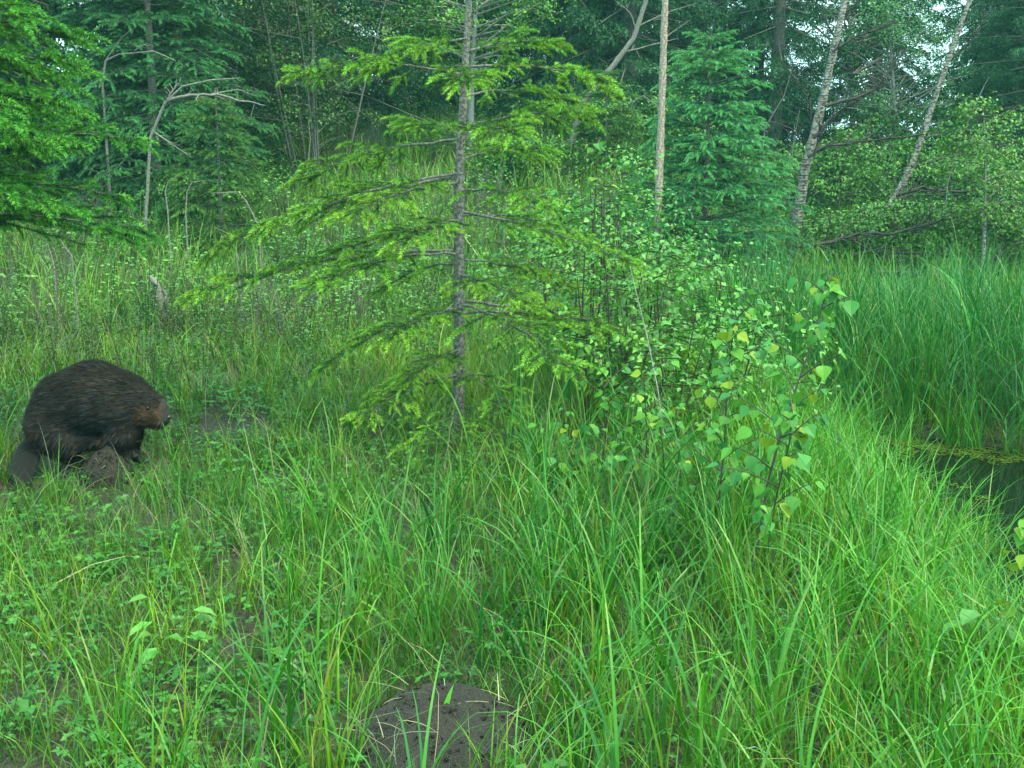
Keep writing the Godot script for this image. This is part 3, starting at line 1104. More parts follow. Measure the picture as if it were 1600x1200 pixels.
# ---------------------------------------------------------------- scene
func _ready() -> void:
	noise.seed = 11
	noise.frequency = 0.02
	noise.fractal_octaves = 3
	fine.seed = 5
	fine.frequency = 0.05
	# camera
	var cam := Camera3D.new()
	cam.name = "camera"
	cam.fov = rad_to_deg(2.0 * atan(600.0 / F))
	cam.near = 0.05
	cam.far = 900.0
	cam.position = Vector3(0, CAM_H, 0)
	cam.rotation_degrees = Vector3(-PITCH, 0, 0)
	add_child(cam)
	cam.current = true
	# sky: late evening under thin even cloud
	var sky_mat := ProceduralSkyMaterial.new()
	sky_mat.sky_top_color = Color(0.74, 0.92, 0.88)
	sky_mat.sky_horizon_color = Color(0.74, 0.93, 0.93)
	sky_mat.sky_curve = 0.2
	sky_mat.ground_horizon_color = Color(0.30, 0.42, 0.40)
	sky_mat.ground_bottom_color = Color(0.10, 0.14, 0.12)
	sky_mat.energy_multiplier = 1.0
	sky_mat.use_debanding = false
	var sky := Sky.new()
	sky.sky_material = sky_mat
	var env := Environment.new()
	env.background_mode = Environment.BG_SKY
	env.sky = sky
	env.tonemap_mode = Environment.TONE_MAPPER_LINEAR
	env.tonemap_exposure = 4.45
	env.sdfgi_enabled = true
	env.ssao_enabled = true
	env.ssil_enabled = true
	env.fog_enabled = true
	env.fog_density = 0.0010
	env.fog_light_color = Color(0.60, 0.95, 1.0)
	var we := WorldEnvironment.new()
	we.name = "environment"
	we.environment = env
	add_child(we)
	var sun := DirectionalLight3D.new()
	sun.name = "sun"
	sun.light_color = Color(1.0, 0.96, 0.80)
	sun.light_energy = 0.5
	sun.light_angular_distance = 20.0
	sun.shadow_enabled = true
	sun.rotation_degrees = Vector3(-58, 55, 0)
	add_child(sun)

	make_materials()
	make_ground()
	make_grass()
	make_forest()
	if SHOW: print("after forest ", tris)
	make_spruces()
	if SHOW: print("after spruces ", tris)
	make_shrubs()
	make_dead_wood()
	mound("mud_mound", Vector2(-0.165, -2.33), 0.225, 0.28, 0.12, 3, "dark mud mound with a broad green blade growing up before it")
	mound("mud_mound", Vector2(-1.77, -4.64), 0.125, 0.12, 0.155, 9, "small dark mud mound beneath the beaver")
	build_beaver()
	make_saplings()
	make_small_things()
	if SHOW: print("triangles ", tris)

func make_materials() -> void:
	mat.leaf = leaf_mat(0.42, 0.55, 0.45)
	mat.leaf_dull = leaf_mat(0.75, 0.4, 0.25)
	mat.needle = leaf_mat(0.55, 0.35, 0.35)
	mat.spruce_bark = tex_mat(ramp_tex(21, 0.02, [col(0.07, 0.067, 0.062), col(0.15, 0.145, 0.135), col(0.28, 0.28, 0.26)], [0.25, 0.5, 0.8]), 4.0, 0.95, grey_tex(22, 0.06), 1.2)
	mat.birch_bark = tex_mat(ramp_tex(31, 0.012, [col(0.025, 0.023, 0.02), col(0.10, 0.09, 0.082), col(0.23, 0.21, 0.20), col(0.38, 0.35, 0.34)], [0.32, 0.46, 0.60, 0.88]), 1.6, 0.8, grey_tex(32, 0.05), 0.8)
	mat.birch_bark.uv1_scale = Vector3(2.2, 5.0, 2.2)
	mat.pale_wood = tex_mat(ramp_tex(41, 0.03, [col(0.11, 0.10, 0.095), col(0.24, 0.225, 0.215), col(0.40, 0.37, 0.36)], [0.2, 0.5, 0.9]), 3.0, 0.85)
	mat.pink_wood = tex_mat(ramp_tex(46, 0.02, [col(0.10, 0.075, 0.065), col(0.24, 0.18, 0.155), col(0.42, 0.33, 0.29)], [0.25, 0.5, 0.85]), 3.0, 0.85)
	mat.grey_wood = tex_mat(ramp_tex(51, 0.03, [col(0.05, 0.05, 0.045), col(0.14, 0.135, 0.125), col(0.25, 0.24, 0.225)], [0.2, 0.5, 0.9]), 3.0, 0.9)
	mat.dark_wood = tex_mat(ramp_tex(61, 0.03, [col(0.012, 0.012, 0.011), col(0.028, 0.027, 0.024), col(0.09, 0.09, 0.08)], [0.2, 0.55, 0.95]), 3.0, 0.9)
	mat.fresh_wood = tex_mat(ramp_tex(45, 0.05, [col(0.11, 0.10, 0.095), col(0.22, 0.20, 0.19)], [0.3, 0.8]), 6.0, 0.8)
	mat.sapling_bark = tex_mat(ramp_tex(71, 0.05, [col(0.02, 0.014, 0.012), col(0.055, 0.036, 0.03)], [0.3, 0.8]), 6.0, 0.6)
	mat.ground = tex_mat(ramp_tex(81, 0.03, [col(0.012, 0.012, 0.009), col(0.028, 0.027, 0.019), col(0.035, 0.045, 0.018), col(0.07, 0.066, 0.048)], [0.2, 0.45, 0.6, 0.9], 1024), 0.9, 1.0, grey_tex(82, 0.05, 1024), 3.0)
	mat.mud = tex_mat(ramp_tex(91, 0.05, [col(0.0125, 0.012, 0.011), col(0.024, 0.0225, 0.0205), col(0.040, 0.037, 0.033)], [0.25, 0.5, 0.85], 1024), 2.2, 0.95, grey_tex(92, 0.08, 1024), 1.6)
	mat.fur = StandardMaterial3D.new()
	mat.fur.vertex_color_use_as_albedo = true
	mat.fur.roughness = 0.85
	mat.fur_strand = StandardMaterial3D.new()
	mat.fur_strand.vertex_color_use_as_albedo = true
	mat.fur_strand.roughness = 0.75
	mat.fur_strand.metallic_specular = 0.25
	mat.fur_strand.cull_mode = BaseMaterial3D.CULL_DISABLED
	mat.eye = StandardMaterial3D.new()
	mat.eye.albedo_color = Color(0.02, 0.016, 0.014)
	mat.eye.roughness = 0.08
	mat.nose = StandardMaterial3D.new()
	mat.nose.albedo_color = Color(0.10, 0.095, 0.09)
	mat.nose.roughness = 0.45
	mat.tail = tex_mat(ramp_tex(95, 0.06, [col(0.007, 0.008, 0.009), col(0.017, 0.019, 0.021)], [0.35, 0.7], 512, FastNoiseLite.TYPE_CELLULAR), 5.0, 0.6, grey_tex(96, 0.09), 0.5, false)
	mat.tail.metallic_specular = 0.25
	var wm := StandardMaterial3D.new()
	wm.albedo_color = Color(0.055, 0.075, 0.06)
	wm.roughness = 0.04
	wm.metallic_specular = 0.5
	wm.normal_enabled = true
	var wn := grey_tex(97, 0.01)
	wn.as_normal_map = true
	wn.bump_strength = 1.2
	wm.normal_texture = wn
	wm.normal_scale = 0.06
	wm.uv1_triplanar = true
	wm.uv1_world_triplanar = true
	wm.uv1_scale = Vector3(0.8, 0.8, 0.8)
	mat.water = wm
	mat.shoots_near = [shoot(1, 0.080, 78, 0.0175, 0.0042, 0.35), shoot(2, 0.092, 84, 0.0175, 0.0042, 0.7), shoot(3, 0.075, 44, 0.016, 0.0034, 0.1)]
	mat.shoots_mid = [shoot(4, 0.095, 46, 0.019, 0.0055, 0.5), shoot(5, 0.10, 46, 0.019, 0.0055, 0.8), shoot(6, 0.085, 30, 0.018, 0.0042, 0.3)]
	mat.sprays = [spray(7, 11, 9, 0.065, 0.020), spray(8, 12, 8, 0.06, 0.020)]
	mat.leaf_sprays = [leaf_spray(9, 16, 0.05), leaf_spray(10, 20, 0.045), leaf_spray(12, 13, 0.055)]
	mat.small_sprays = [leaf_spray(13, 10, 0.042, 0.22), leaf_spray(14, 12, 0.035, 0.25), leaf_spray(15, 7, 0.055, 0.20)]
	mat.birch_leaves = []
	for k in 4:
		mat.birch_leaves.append(birch_leaf(100 + k, 0.052).mesh(mat.leaf))
	mat.green_leaves = []
	for c in [col(0.055, 0.22, 0.035), col(0.085, 0.28, 0.035), col(0.045, 0.19, 0.05), col(0.065, 0.25, 0.06), col(0.11, 0.31, 0.04), col(0.22, 0.34, 0.03)]:
		var m := leaf_mat(0.5, 0.6, 0.32)
		m.albedo_color = (c as Color).linear_to_srgb()
		mat.green_leaves.append(m)
	var cb := MB.new()
	var rng := rg(55)
	var ico := SphereMesh.new()
	ico.radius = 0.009
	ico.height = 0.018
	ico.radial_segments = 6
	ico.rings = 3
	var arr := ico.get_mesh_arrays()
	var jit := {}
	for i in range(0, arr[Mesh.ARRAY_INDEX].size(), 3):
		var tri := []
		for k in 3:
			var p: Vector3 = arr[Mesh.ARRAY_VERTEX][arr[Mesh.ARRAY_INDEX][i + k]]
			var key := Vector3i(p * 100000.0)
			if not jit.has(key):
				jit[key] = rng.randf_range(0.65, 1.3)
			tri.append(p * float(jit[key]))
		cb.tri(tri[0], tri[1], tri[2], col(0.9, 0.9, 0.9))
	mat.clod = cb

func make_ground() -> void:
	var n := 190
	var vs := PackedVector3Array()
	var cs := PackedColorArray()
	var idx := PackedInt32Array()
	for i in n + 1:
		for k in n + 1:
			var u := (float(i) / n - 0.5) * 2.0
			var w := (float(k) / n - 0.5) * 2.0
			var x := 9.0 * u + 391.0 * pow(u, 7.0)
			var z := -8.0 + 10.0 * w + 390.0 * pow(w, 7.0)
			vs.append(Vector3(x, land(x, z), z))
			cs.append(Color(1, 1, 1))
	for i in n:
		for k in n:
			var a := i * (n + 1) + k
			idx.append_array(PackedInt32Array([a, a + n + 2, a + 1, a, a + n + 1, a + n + 2]))
	var arr := []
	arr.resize(Mesh.ARRAY_MAX)
	arr[Mesh.ARRAY_VERTEX] = vs
	arr[Mesh.ARRAY_COLOR] = cs
	arr[Mesh.ARRAY_INDEX] = idx
	var st := SurfaceTool.new()
	st.create_from_arrays(arr)
	st.generate_normals()
	var am := st.commit()
	am.surface_set_material(0, mat.ground)
	var g := part("ground", am, self)
	tag(g, "dark soil and leaf litter beneath the meadow plants", "ground", "", "structure")
	var pm := PlaneMesh.new()
	pm.size = Vector2(14, 12)
	pm.material = mat.water
	var w := part("water", pm, self)
	w.position = Vector3(8.6, WATER, -2.2)
	tag(w, "still dark pond water behind the grassy bank", "water", "", "structure")

func far_shore(x: float, z: float) -> float:  # positive on the water side of the far shore
	return z + 6.25 + (3.0 - x) * 0.75

func make_grass() -> void:
	var dry := func(x: float, z: float) -> float: return 0.0 if pond(x, z) > -0.05 else 1.0
	# --- fine short meadow grass, fuller shapes close by
	var short: Array = []
	var short_far: Array = []
	for k in 4:
		short.append(tuft(200 + k, 14, 0.08, 0.22, 0.0018, 0.0036, 0.05, 0.45, 0.2, 1.3, 4))
		short_far.append(tuft(210 + k, 9, 0.10, 0.26, 0.0034, 0.0055, 0.06, 0.45, 0.2, 1.2, 3))
	var short_chance := func(x: float, z: float) -> float: return dry.call(x, z) * (1.0 - bare(x, z)) * beaver_room(x, z) * 0.85
	scatter("short_grass", "fine short grass covering the meadow floor between the mud mounds", "grass", short, mat.leaf, -3.4, 2.3, -4.8, -1.75, 250.0, short_chance, 0.6, 1.25, col(0.034, 0.16, 0.014), col(0.14, 0.34, 0.018), 301)
	scatter("short_grass", "fine short grass of the meadow floor beyond the beaver", "grass", short_far, mat.leaf, -6, 3, -9.5, -4.8, 110.0, short_chance, 0.7, 1.35, col(0.034, 0.16, 0.014), col(0.14, 0.34, 0.018), 311)
	# --- middling grass clumps
	var midg: Array = []
	for k in 4:
		midg.append(tuft(220 + k, 13, 0.16, 0.38, 0.0030, 0.0056, 0.05, 0.35, 0.2, 1.5, 5))
	scatter("meadow_grass", "knee high green grass clumps around the young spruce", "grass", midg, mat.leaf, -6, 3.0, -10, -1.7, 42.0, func(x, z): return dry.call(x, z) * (1.0 - bare(x, z)) * beaver_room(x, z) * (0.10 + 0.7 * smoothstep(-1.5, -0.2, x + 0.25 * noise.get_noise_2d(x * 30.0, z * 30.0)) + 0.3 * smoothstep(-5.0, -6.5, z)) * spruce_room(x, z), 0.7, 1.3, col(0.055, 0.21, 0.014), col(0.19, 0.38, 0.016), 302)
	# --- tall arching grass of the foreground and bank
	var tall: Array = []
	for k in 6:
		tall.append(tuft(240 + k, 9, 0.32, 0.66, 0.0045, 0.0098, 0.05, 0.36, 0.4, 2.4, 8, 0.04))
	scatter("arching_grass", "tall arching broad bladed grass along the pond bank", "grass", tall, mat.leaf, -2.2, 2.6, -7.0, -1.75, 52.0, func(x, z): return dry.call(x, z) * (1.0 - bare(x, z)) * smoothstep(-1.0, 0.4, x + 0.5 * noise.get_noise_2d(x * 26.0, z * 26.0) + 0.10 * (z + 4.0)) * (1.0 if z > -4.6 else 0.5) * spruce_room(x, z) * sapling_room(x, z), 0.55, 1.02, col(0.024, 0.17, 0.018), col(0.10, 0.34, 0.022), 303)
	# --- bright bank grass leaning towards the water
	scatter("bank_grass", "bright dense grass on the slope down to the pond", "grass", midg + tall, mat.leaf, 0.6, 2.9, -7.6, -2.0, 125.0, func(x, z): return smoothstep(-1.4, -0.7, pond(x, z)) * (1.0 - smoothstep(-0.10, 0.04, pond(x, z))) if far_shore(x, z) > -0.6 else 0.0, 0.45, 0.75, col(0.055, 0.29, 0.024), col(0.14, 0.45, 0.03), 304)
	# --- sedge bed on the far shore
	var sedge: Array = []
	for k in 5:
		sedge.append(tuft(260 + k, 15, 0.60, 1.12, 0.0060, 0.012, 0.10, 0.24, 0.2, 1.9, 7, 0.02))
	scatter("sedge_bed", "tall dark green sedge standing on the far shore of the pond", "sedge", sedge, mat.leaf, 0.9, 9, -10.2, -5.4, 44.0, func(x, z): return (1.0 if far_shore(x, z) < 0.02 and pond(x, z) < 0.05 else 0.0) * smoothstep(0.10, 0.20, x / -z) * (1.0 if z > -8.5 else 0.65), 0.45, 0.95, col(0.016, 0.125, 0.018), col(0.05, 0.25, 0.028), 305)
	# --- far meadow
	var farg: Array = []
	for k in 4:
		farg.append(tuft(280 + k, 13, 0.22, 0.62, 0.007, 0.013, 0.18, 0.30, 0.1, 1.2, 3, 0.05))
	scatter("far_meadow_grass", "rank grass covering the rising meadow before the forest edge", "grass", farg, mat.leaf, -13, 12, -26, -9.0, 14.0, func(x, z): return dry.call(x, z), 0.6, 1.3, col(0.06, 0.20, 0.030), col(0.19, 0.42, 0.045), 306)
	# --- dead straw
	var straw: Array = []
	for k in 3:
		straw.append(tuft(290 + k, 7, 0.12, 0.40, 0.0020, 0.0040, 0.08, 1.3, 0.3, 1.6, 4, 0.0))
	scatter("dry_grass", "pale dead grass stalks lying among the green blades", "straw", straw, mat.leaf_dull, -6, 2.2, -11, -1.7, 11.0, func(x, z): return dry.call(x, z) * beaver_room(x, z), 0.7, 1.2, col(0.16, 0.17, 0.11), col(0.36, 0.35, 0.26), 307, 0.4)
	var hay: Array = []
	for k in 3:
		hay.append(tuft(295 + k, 12, 0.25, 0.55, 0.0024, 0.0048, 0.06, 0.7, 0.4, 2.0, 6, 0.0))
	scatter("dry_grass", "grey clump of dead arching grass at the foot of the young spruce", "straw", hay, mat.leaf_dull, -0.35, 0.35, -5.5, -4.3, 42.0, func(x, z): return 1.0 - smoothstep(0.6, 1.1, Vector2((x - 0.02) / 0.34, (z + 4.9) / 0.55).length()), 0.6, 1.05, col(0.06, 0.085, 0.045), col(0.22, 0.23, 0.16), 317, 0.2)
	# --- broad-leaved ground herbs
	var herbs: Array = []
	var herbs_small: Array = []
	for k in 4:
		herbs.append(herb(310 + k, 8, 0.11, 0.034, 0.09))
		herbs_small.append(herb(320 + k, 11, 0.08, 0.020, 0.08))
	var herb_chance := func(x: float, z: float) -> float: return dry.call(x, z) * (1.0 - 0.92 * bare(x, z)) * beaver_room(x, z) * (1.0 - 0.8 * smoothstep(-1.2, 0.2, x)) * smoothstep(0.25, 0.55, 0.5 + 0.6 * noise.get_noise_2d(x * 40.0 + 9.0, z * 40.0))
	scatter("ground_herbs", "low broad leaved herbs spreading over the meadow floor", "herbs", herbs, mat.leaf, -6, 2.2, -9.5, -1.7, 55.0, herb_chance, 0.45, 0.95, col(0.018, 0.12, 0.024), col(0.075, 0.27, 0.028), 308, 0.25)
	scatter("ground_herbs", "tiny leaved herbs carpeting the meadow floor", "herbs", herbs_small, mat.leaf, -4, 2.0, -6.5, -1.7, 75.0, func(x, z): return dry.call(x, z) * (1.0 - 0.95 * bare(x, z)) * beaver_room(x, z) * (1.0 - 0.7 * smoothstep(-1.2, 0.2, x)), 0.6, 1.3, col(0.016, 0.10, 0.022), col(0.065, 0.24, 0.028), 318, 0.25)
	# --- heathy bushlets of the middle distance
	var bl: Array = []
	for k in 4:
		bl.append(bushlet(330 + k, 6, 0.44, 0.032, 16, 0.20))
	scatter("undergrowth", "low leafy bushes mixed through the rising meadow", "undergrowth", bl, mat.leaf, -13, 1.5, -24, -8.0, 3.6, func(x, z): return smoothstep(0.2, 0.55, 0.5 + noise.get_noise_2d(x * 12.0, z * 12.0)) * (0.4 + 0.6 * smoothstep(-6.5, -8.0, z)) * beaver_room(x, z), 0.6, 1.5, col(0.030, 0.13, 0.026), col(0.12, 0.30, 0.035), 309)
	scatter("undergrowth", "dark leafy bushes between the beaver and the broken stump", "undergrowth", bl, mat.leaf, -7, 0.6, -12.5, -6.3, 12.0, func(x, z): return smoothstep(0.25, 0.6, 0.5 + noise.get_noise_2d(x * 18.0 + 30.0, z * 18.0)), 0.5, 1.1, col(0.018, 0.085, 0.022), col(0.07, 0.22, 0.03), 329)
	scatter("undergrowth", "light green leafy bushes scattered on the rising meadow", "undergrowth", bl, mat.leaf, -9, 2.0, -20, -8.5, 6.0, func(x, z): return smoothstep(0.4, 0.6, 0.5 + noise.get_noise_2d(x * 16.0 + 130.0, z * 16.0)), 0.8, 1.9, col(0.06, 0.22, 0.045), col(0.17, 0.40, 0.07), 339)
	var brush: Array = []
	for k in 4:
		var br := rg(350 + k)
		var bm := MB.new()
		for i in 7:
			var a := br.randf() * TAU
			var h := br.randf_range(0.3, 0.85)
			var top := Vector3(cos(a) * 0.18, h, sin(a) * 0.18)
			bm.tube(PackedVector3Array([Vector3(top.x * 0.2, -0.02, top.z * 0.2), top * Vector3(0.6, 0.6, 0.6) + Vector3(br.randf_range(-0.03, 0.03), 0, br.randf_range(-0.03, 0.03)), top]), PackedFloat32Array([0.0042, 0.0034, 0.0014]), 3, vary(col(0.8, 0.8, 0.8), br, 0.3))
			for j in 3:
				var q := top * br.randf_range(0.45, 0.9)
				bm.tube(PackedVector3Array([q, q + rdir(br, 0.1, 0.8) * br.randf_range(0.08, 0.2)]), PackedFloat32Array([0.0022, 0.001]), 3, vary(col(0.8, 0.8, 0.8), br, 0.3))
		brush.append(bm)
	scatter("dry_brush", "bare pale twigs standing among the meadow bushes", "dead twigs", brush, mat.leaf_dull, -9, 4.0, -22, -7.0, 2.6, func(x, z): return (1.0 if x / -z < 0.10 else 0.0) * smoothstep(0.35, 0.6, 0.5 + noise.get_noise_2d(x * 14.0 + 230.0, z * 14.0)), 0.5, 1.2, col(0.08, 0.08, 0.07), col(0.20, 0.20, 0.18), 349)
	scatter("heath_undergrowth", "brownish heath bushes around the broken stump", "undergrowth", bl, mat.leaf, -7, 0.3, -11, -6.4, 11.0, func(x, z): return smoothstep(0.45, 0.7, 0.5 + noise.get_noise_2d(x * 20.0 + 70.0, z * 20.0)), 0.6, 1.1, col(0.045, 0.055, 0.028), col(0.06, 0.11, 0.030), 319)
	# --- duckweed along the far shore
	var dw := MB.new()
	var rng := rg(400)
	for i in 22:
		var c := Vector3(rng.randf_range(-0.05, 0.05), rng.randf() * 0.002, rng.randf_range(-0.05, 0.05))
		var s := rng.randf_range(0.005, 0.010)
		var a := rng.randf() * TAU
		var cc := vary(col(0.8, 0.8, 0.8), rng, 0.2)
		for k in 2:
			dw.tri(c + Vector3(cos(a), 0, sin(a)) * s, c + Vector3(cos(a + PI), 0, sin(a + PI)) * s, c + Vector3(cos(a + 1.57 + k * PI), 0, sin(a + 1.57 + k * PI)) * s, cc)
	var dset := Pile.new([dw], tints(col(0.045, 0.085, 0.012), col(0.09, 0.16, 0.018)))
	for i in 6500:
		var x := rng.randf_range(1.8, 5.5)
		var z := rng.randf_range(-7.6, -3.0)
		var far := far_shore(x, z)
		if pond(x, z) < -0.15 or rng.randf() > 0.010 + 0.75 * exp(-pow(maxf(0.0, far + 0.12 * noise.get_noise_2d(x * 60.0, z * 60.0)) / 0.22, 2.0)):
			continue
		dset.add(0, rng.randi() % 6, Transform3D(Basis(Vector3.UP, rng.randf() * TAU), Vector3(x, WATER + 0.004, z)))
	tris += dset.v.size() / 3
	tag(part("duckweed", dset.mesh(mat.leaf_dull), self), "yellow green duckweed floating along the far pond edge", "duckweed", "", "stuff")

func make_forest() -> void:
	var dark := col(0.013, 0.076, 0.036)
	var mid := col(0.038, 0.15, 0.060)
	var protos: Array = [
		far_spruce("forest_spruce", 501, 11.0, 2.3, 0.5, 1.0, 0.45, dark, mid, "dark spruce of the closed forest edge behind the meadow", "spruces of the forest edge"),
		far_spruce("forest_spruce", 502, 13.0, 2.0, 1.2, 0.95, 0.55, dark, mid, "dark spruce of the closed forest edge behind the meadow", "spruces of the forest edge"),
		far_spruce("forest_spruce", 503, 9.0, 2.0, 0.3, 1.1, 0.35, dark, mid, "dark spruce of the closed forest edge behind the meadow", "spruces of the forest edge"),
	]
	var spots := [[-5.2, -17.5, 1.1], [-7.6, -16.0, 1.0], [-9.5, -19.0, 1.1], [-3.4, -21.5, 1.1], [-6.5, -22.0, 1.1], [-1.6, -25.5, 1.1], [0.6, -26.5, 1.0], [2.3, -22.5, 1.15], [3.6, -27.0, 1.1], [1.2, -22.8, 0.9],
		[5.6, -24.0, 1.0], [6.2, -28.5, 1.1], [9.0, -28.0, 1.0], [11.2, -25.5, 1.0], [9.2, -20.0, 0.9], [11.0, -22.5, 1.1], [-10.5, -24.0, 1.1], [-4.6, -27.0, 1.2], [-8.3, -28.0, 1.2], [5.0, -31.0, 1.2], [13.6, -31.0, 1.2], [-1.0, -31.0, 1.2], [1.8, -31.0, 1.2],
		[-12.5, -20.0, 1.1], [13.0, -27.0, 1.1], [12.6, -19.5, 1.0], [-13.0, -29.0, 1.2], [3.4, -35.0, 1.2], [6.6, -36.0, 1.2], [-3.0, -36.0, 1.2], [-7.0, -35.0, 1.2], [-11.0, -34.0, 1.2], [16.5, -37.0, 1.2], [16.0, -32.0, 1.2]]
	var rng := rg(510)
	for i in spots.size():
		var s: Array = spots[i]
		var o: Node3D = protos[i] if i < 3 else protos[i % 3].duplicate()
		if i >= 3:
			o.name = numbered("forest_spruce")
			add_child(o)
		o.position = Vector3(s[0], land(s[0], s[1]), s[1])
		o.rotation.y = rng.randf() * TAU
		o.scale = Vector3.ONE * float(s[2]) * rng.randf_range(0.92, 1.08)
		var where := "on the rise behind the arched dead birch"
		if s[0] > -4.0: where = "behind the bright leaved aspen"
		if s[0] > 1.0: where = "behind the cone shaped spruce"
		if s[0] > 5.0: where = "behind the dead and leaning birches"
		if s[1] < -30.0: where = "deep in the forest " + where
		o.set_meta("label", ["broad dark", "tall narrow", "short thick skirted"][i % 3] + " spruce " + where)

func make_spruces() -> void:
	var rng := rg(601)
	var fresh := col(0.20, 0.41, 0.045)
	var old := col(0.042, 0.150, 0.028)
	# --- the young spruce in the middle
	var base := Vector3(-0.28, 0, -5.45)
	base.y = land(base.x, base.z)
	var tree := thing("young_spruce", base, "slender young spruce with bright new shoots and a bare grey trunk", "tree")
	var z0 := 5.45
	var top := pix(733, 0, 5.5)
	var tr := PackedVector3Array([Vector3(0, -0.15, 0), pix(718, 560, z0) - base, pix(717, 420, z0) - base, pix(718, 260, z0) - base, pix(726, 120, z0) - base, top - base, top - base + Vector3(0.05, 1.15, 0)])
	bark_tube(tree, "trunk", tr, PackedFloat32Array([0.036, 0.030, 0.027, 0.0235, 0.019, 0.014, 0.004]), mat.spruce_bark, rng, 12, 0.06)
	# [trunk pixel y, tip pixel x, tip pixel y, tip distance, arch, spread, bare share]
	var list := [
		[118, 470, 112, 5.30, 0.05, 0.30, 0.18], [105, 935, 122, 5.35, 0.08, 0.32, 0.15], [80, 850, 66, 5.75, 0.05, 0.30, 0.2], [92, 640, 72, 5.9, 0.06, 0.28, 0.2], [112, 730, 128, 4.95, 0.05, 0.30, 0.2],
		[60, 600, 92, 5.2, 0.10, 0.24, 0.2], [150, 900, 160, 5.9, 0.05, 0.26, 0.25], [200, 912, 178, 5.3, 0.02, 0.30, 0.22], [205, 800, 205, 4.95, 0.05, 0.26, 0.25], [212, 640, 196, 5.95, 0.03, 0.24, 0.35],
		[218, 480, 282, 5.95, 0.06, 0.24, 0.35], [250, 830, 235, 5.95, 0.05, 0.22, 0.3], [270, 420, 352, 5.10, 0.10, 0.30, 0.42], [276, 330, 392, 5.35, 0.12, 0.27, 0.40], [285, 560, 330, 4.85, 0.08, 0.28, 0.35],
		[300, 850, 320, 4.95, 0.06, 0.28, 0.25], [330, 985, 412, 5.2, 0.10, 0.26, 0.15], [338, 905, 365, 5.75, 0.08, 0.25, 0.2], [352, 520, 395, 5.9, 0.06, 0.28, 0.25], [345, 640, 372, 4.9, 0.10, 0.26, 0.3],
		[392, 310, 458, 5.2, 0.10, 0.25, 0.42], [398, 500, 440, 4.9, 0.08, 0.30, 0.3], [405, 880, 440, 5.8, 0.07, 0.28, 0.2], [412, 600, 452, 5.95, 0.04, 0.28, 0.25], [430, 820, 470, 4.85, 0.06, 0.30, 0.2],
		[470, 1055, 545, 5.3, 0.12, 0.24, 0.2], [476, 880, 568, 4.85, 0.12, 0.27, 0.2], [478, 505, 572, 5.4, 0.14, 0.22, 0.25], [482, 620, 520, 4.95, 0.10, 0.26, 0.25], [490, 960, 520, 5.85, 0.06, 0.24, 0.3],
		[545, 640, 590, 5.1, 0.08, 0.24, 0.2], [585, 575, 645, 4.9, 0.10, 0.30, 0.25], [600, 690, 795, 4.35, 0.10, 0.30, 0.25], [575, 800, 640, 5.05, 0.10, 0.22, 0.3],
	]
	rng = rg(602)
	var lib := limb_set(620, [0.42, 0.55, 0.55, 0.75, 0.75, 0.75, 1.0, 1.0, 1.0, 1.3, 1.3], 0.09, 0.30, mat.shoots_near, fresh, old, 0.24, 1.0, 0.066)
	for e in list:
		var a := pix(718 + 14.0 * maxf(0.0, 1.0 - e[0] / 260.0), e[0], z0) - base
		limb(tree, rng, a, pix(e[1], e[2], e[3]) - base, lib)
	for k in 14:
		var az := k * 2.4
		var y := 2.3 + 0.07 * k
		var r := 0.75 * (1.0 - k / 15.0) + 0.08
		limb(tree, rng, Vector3(0.08, y, 0), Vector3(0.08 + cos(az) * r, y + 0.15 * r, sin(az) * r), lib)
	# --- the fuller spruce whose boughs reach in beside it
	var b2 := Vector3(-2.62, 0, -4.75)
	b2.y = land(b2.x, b2.z)
	var t2 := thing("young_spruce", b2, "bushy spruce with thick drooping boughs hanging above the beaver", "tree")
	bark_tube(t2, "trunk", PackedVector3Array([Vector3(0, -0.15, 0), Vector3(0.02, 1.5, 0), Vector3(0, 3.6, 0)]), PackedFloat32Array([0.06, 0.045, 0.008]), mat.spruce_bark, rng, 12, 0.06)
	var lib2 := limb_set(621, [0.3, 0.5, 0.75, 0.75, 1.0, 1.0], 0.10, 0.36, mat.shoots_near, col(0.095, 0.34, 0.05), col(0.020, 0.105, 0.032), 0.2, 1.25, 0.070)
	var y := 1.10
	var turn := 0.2
	while y < 3.5:
		var r := 1.06 * pow(1.0 - (y - 0.98) / 2.75, 1.1) + 0.06
		for k in 7:
			var az := turn + TAU * k / 7.0 + rng.randf_range(-0.2, 0.2)
			var rr := r * rng.randf_range(0.78, 0.98)
			limb(t2, rng, Vector3(0.02, y, 0), Vector3(0.02 + cos(az) * rr, y + rr * lerpf(-0.05, 0.35, (y - 0.98) / 2.5) + rng.randf_range(-0.05, 0.05), sin(az) * rr), lib2)
		turn += 1.1
		y += 0.155
	# --- the bluish cone shaped spruce across the meadow
	var b3 := pix(1098, 440, 13.2)
	b3.y = land(b3.x, b3.z)
	var lib3 := limb_set(622, [0.25, 0.5, 0.8, 0.8, 1.1, 1.1], 0.10, 0.40, mat.shoots_mid, col(0.11, 0.39, 0.13), col(0.036, 0.16, 0.070), 0.15, 1.25, 0.09)
	whorled_spruce("cone_spruce", b3, 2.78, 1.36, 0.12, 0.18, 8, 611, "cone shaped blue green spruce standing behind the sedge bed", lib3, 0.25)
	# --- sapling spruces at the meadow's edge
	var lib4 := limb_set(623, [0.2, 0.35, 0.6], 0.10, 0.40, mat.shoots_mid, col(0.085, 0.22, 0.045), col(0.026, 0.09, 0.034), 0.15, 1.2, 0.10)
	var b4 := pix(345, 330, 13.5)
	b4.y = land(b4.x, b4.z)
	whorled_spruce("small_spruce", b4, 1.9, 0.62, 0.1, 0.20, 6, 612, "small thin spruce growing beneath the arching dead birch", lib4, 0.1)
	var b5 := pix(945, 300, 17.0)
	b5.y = land(b5.x, b5.z)
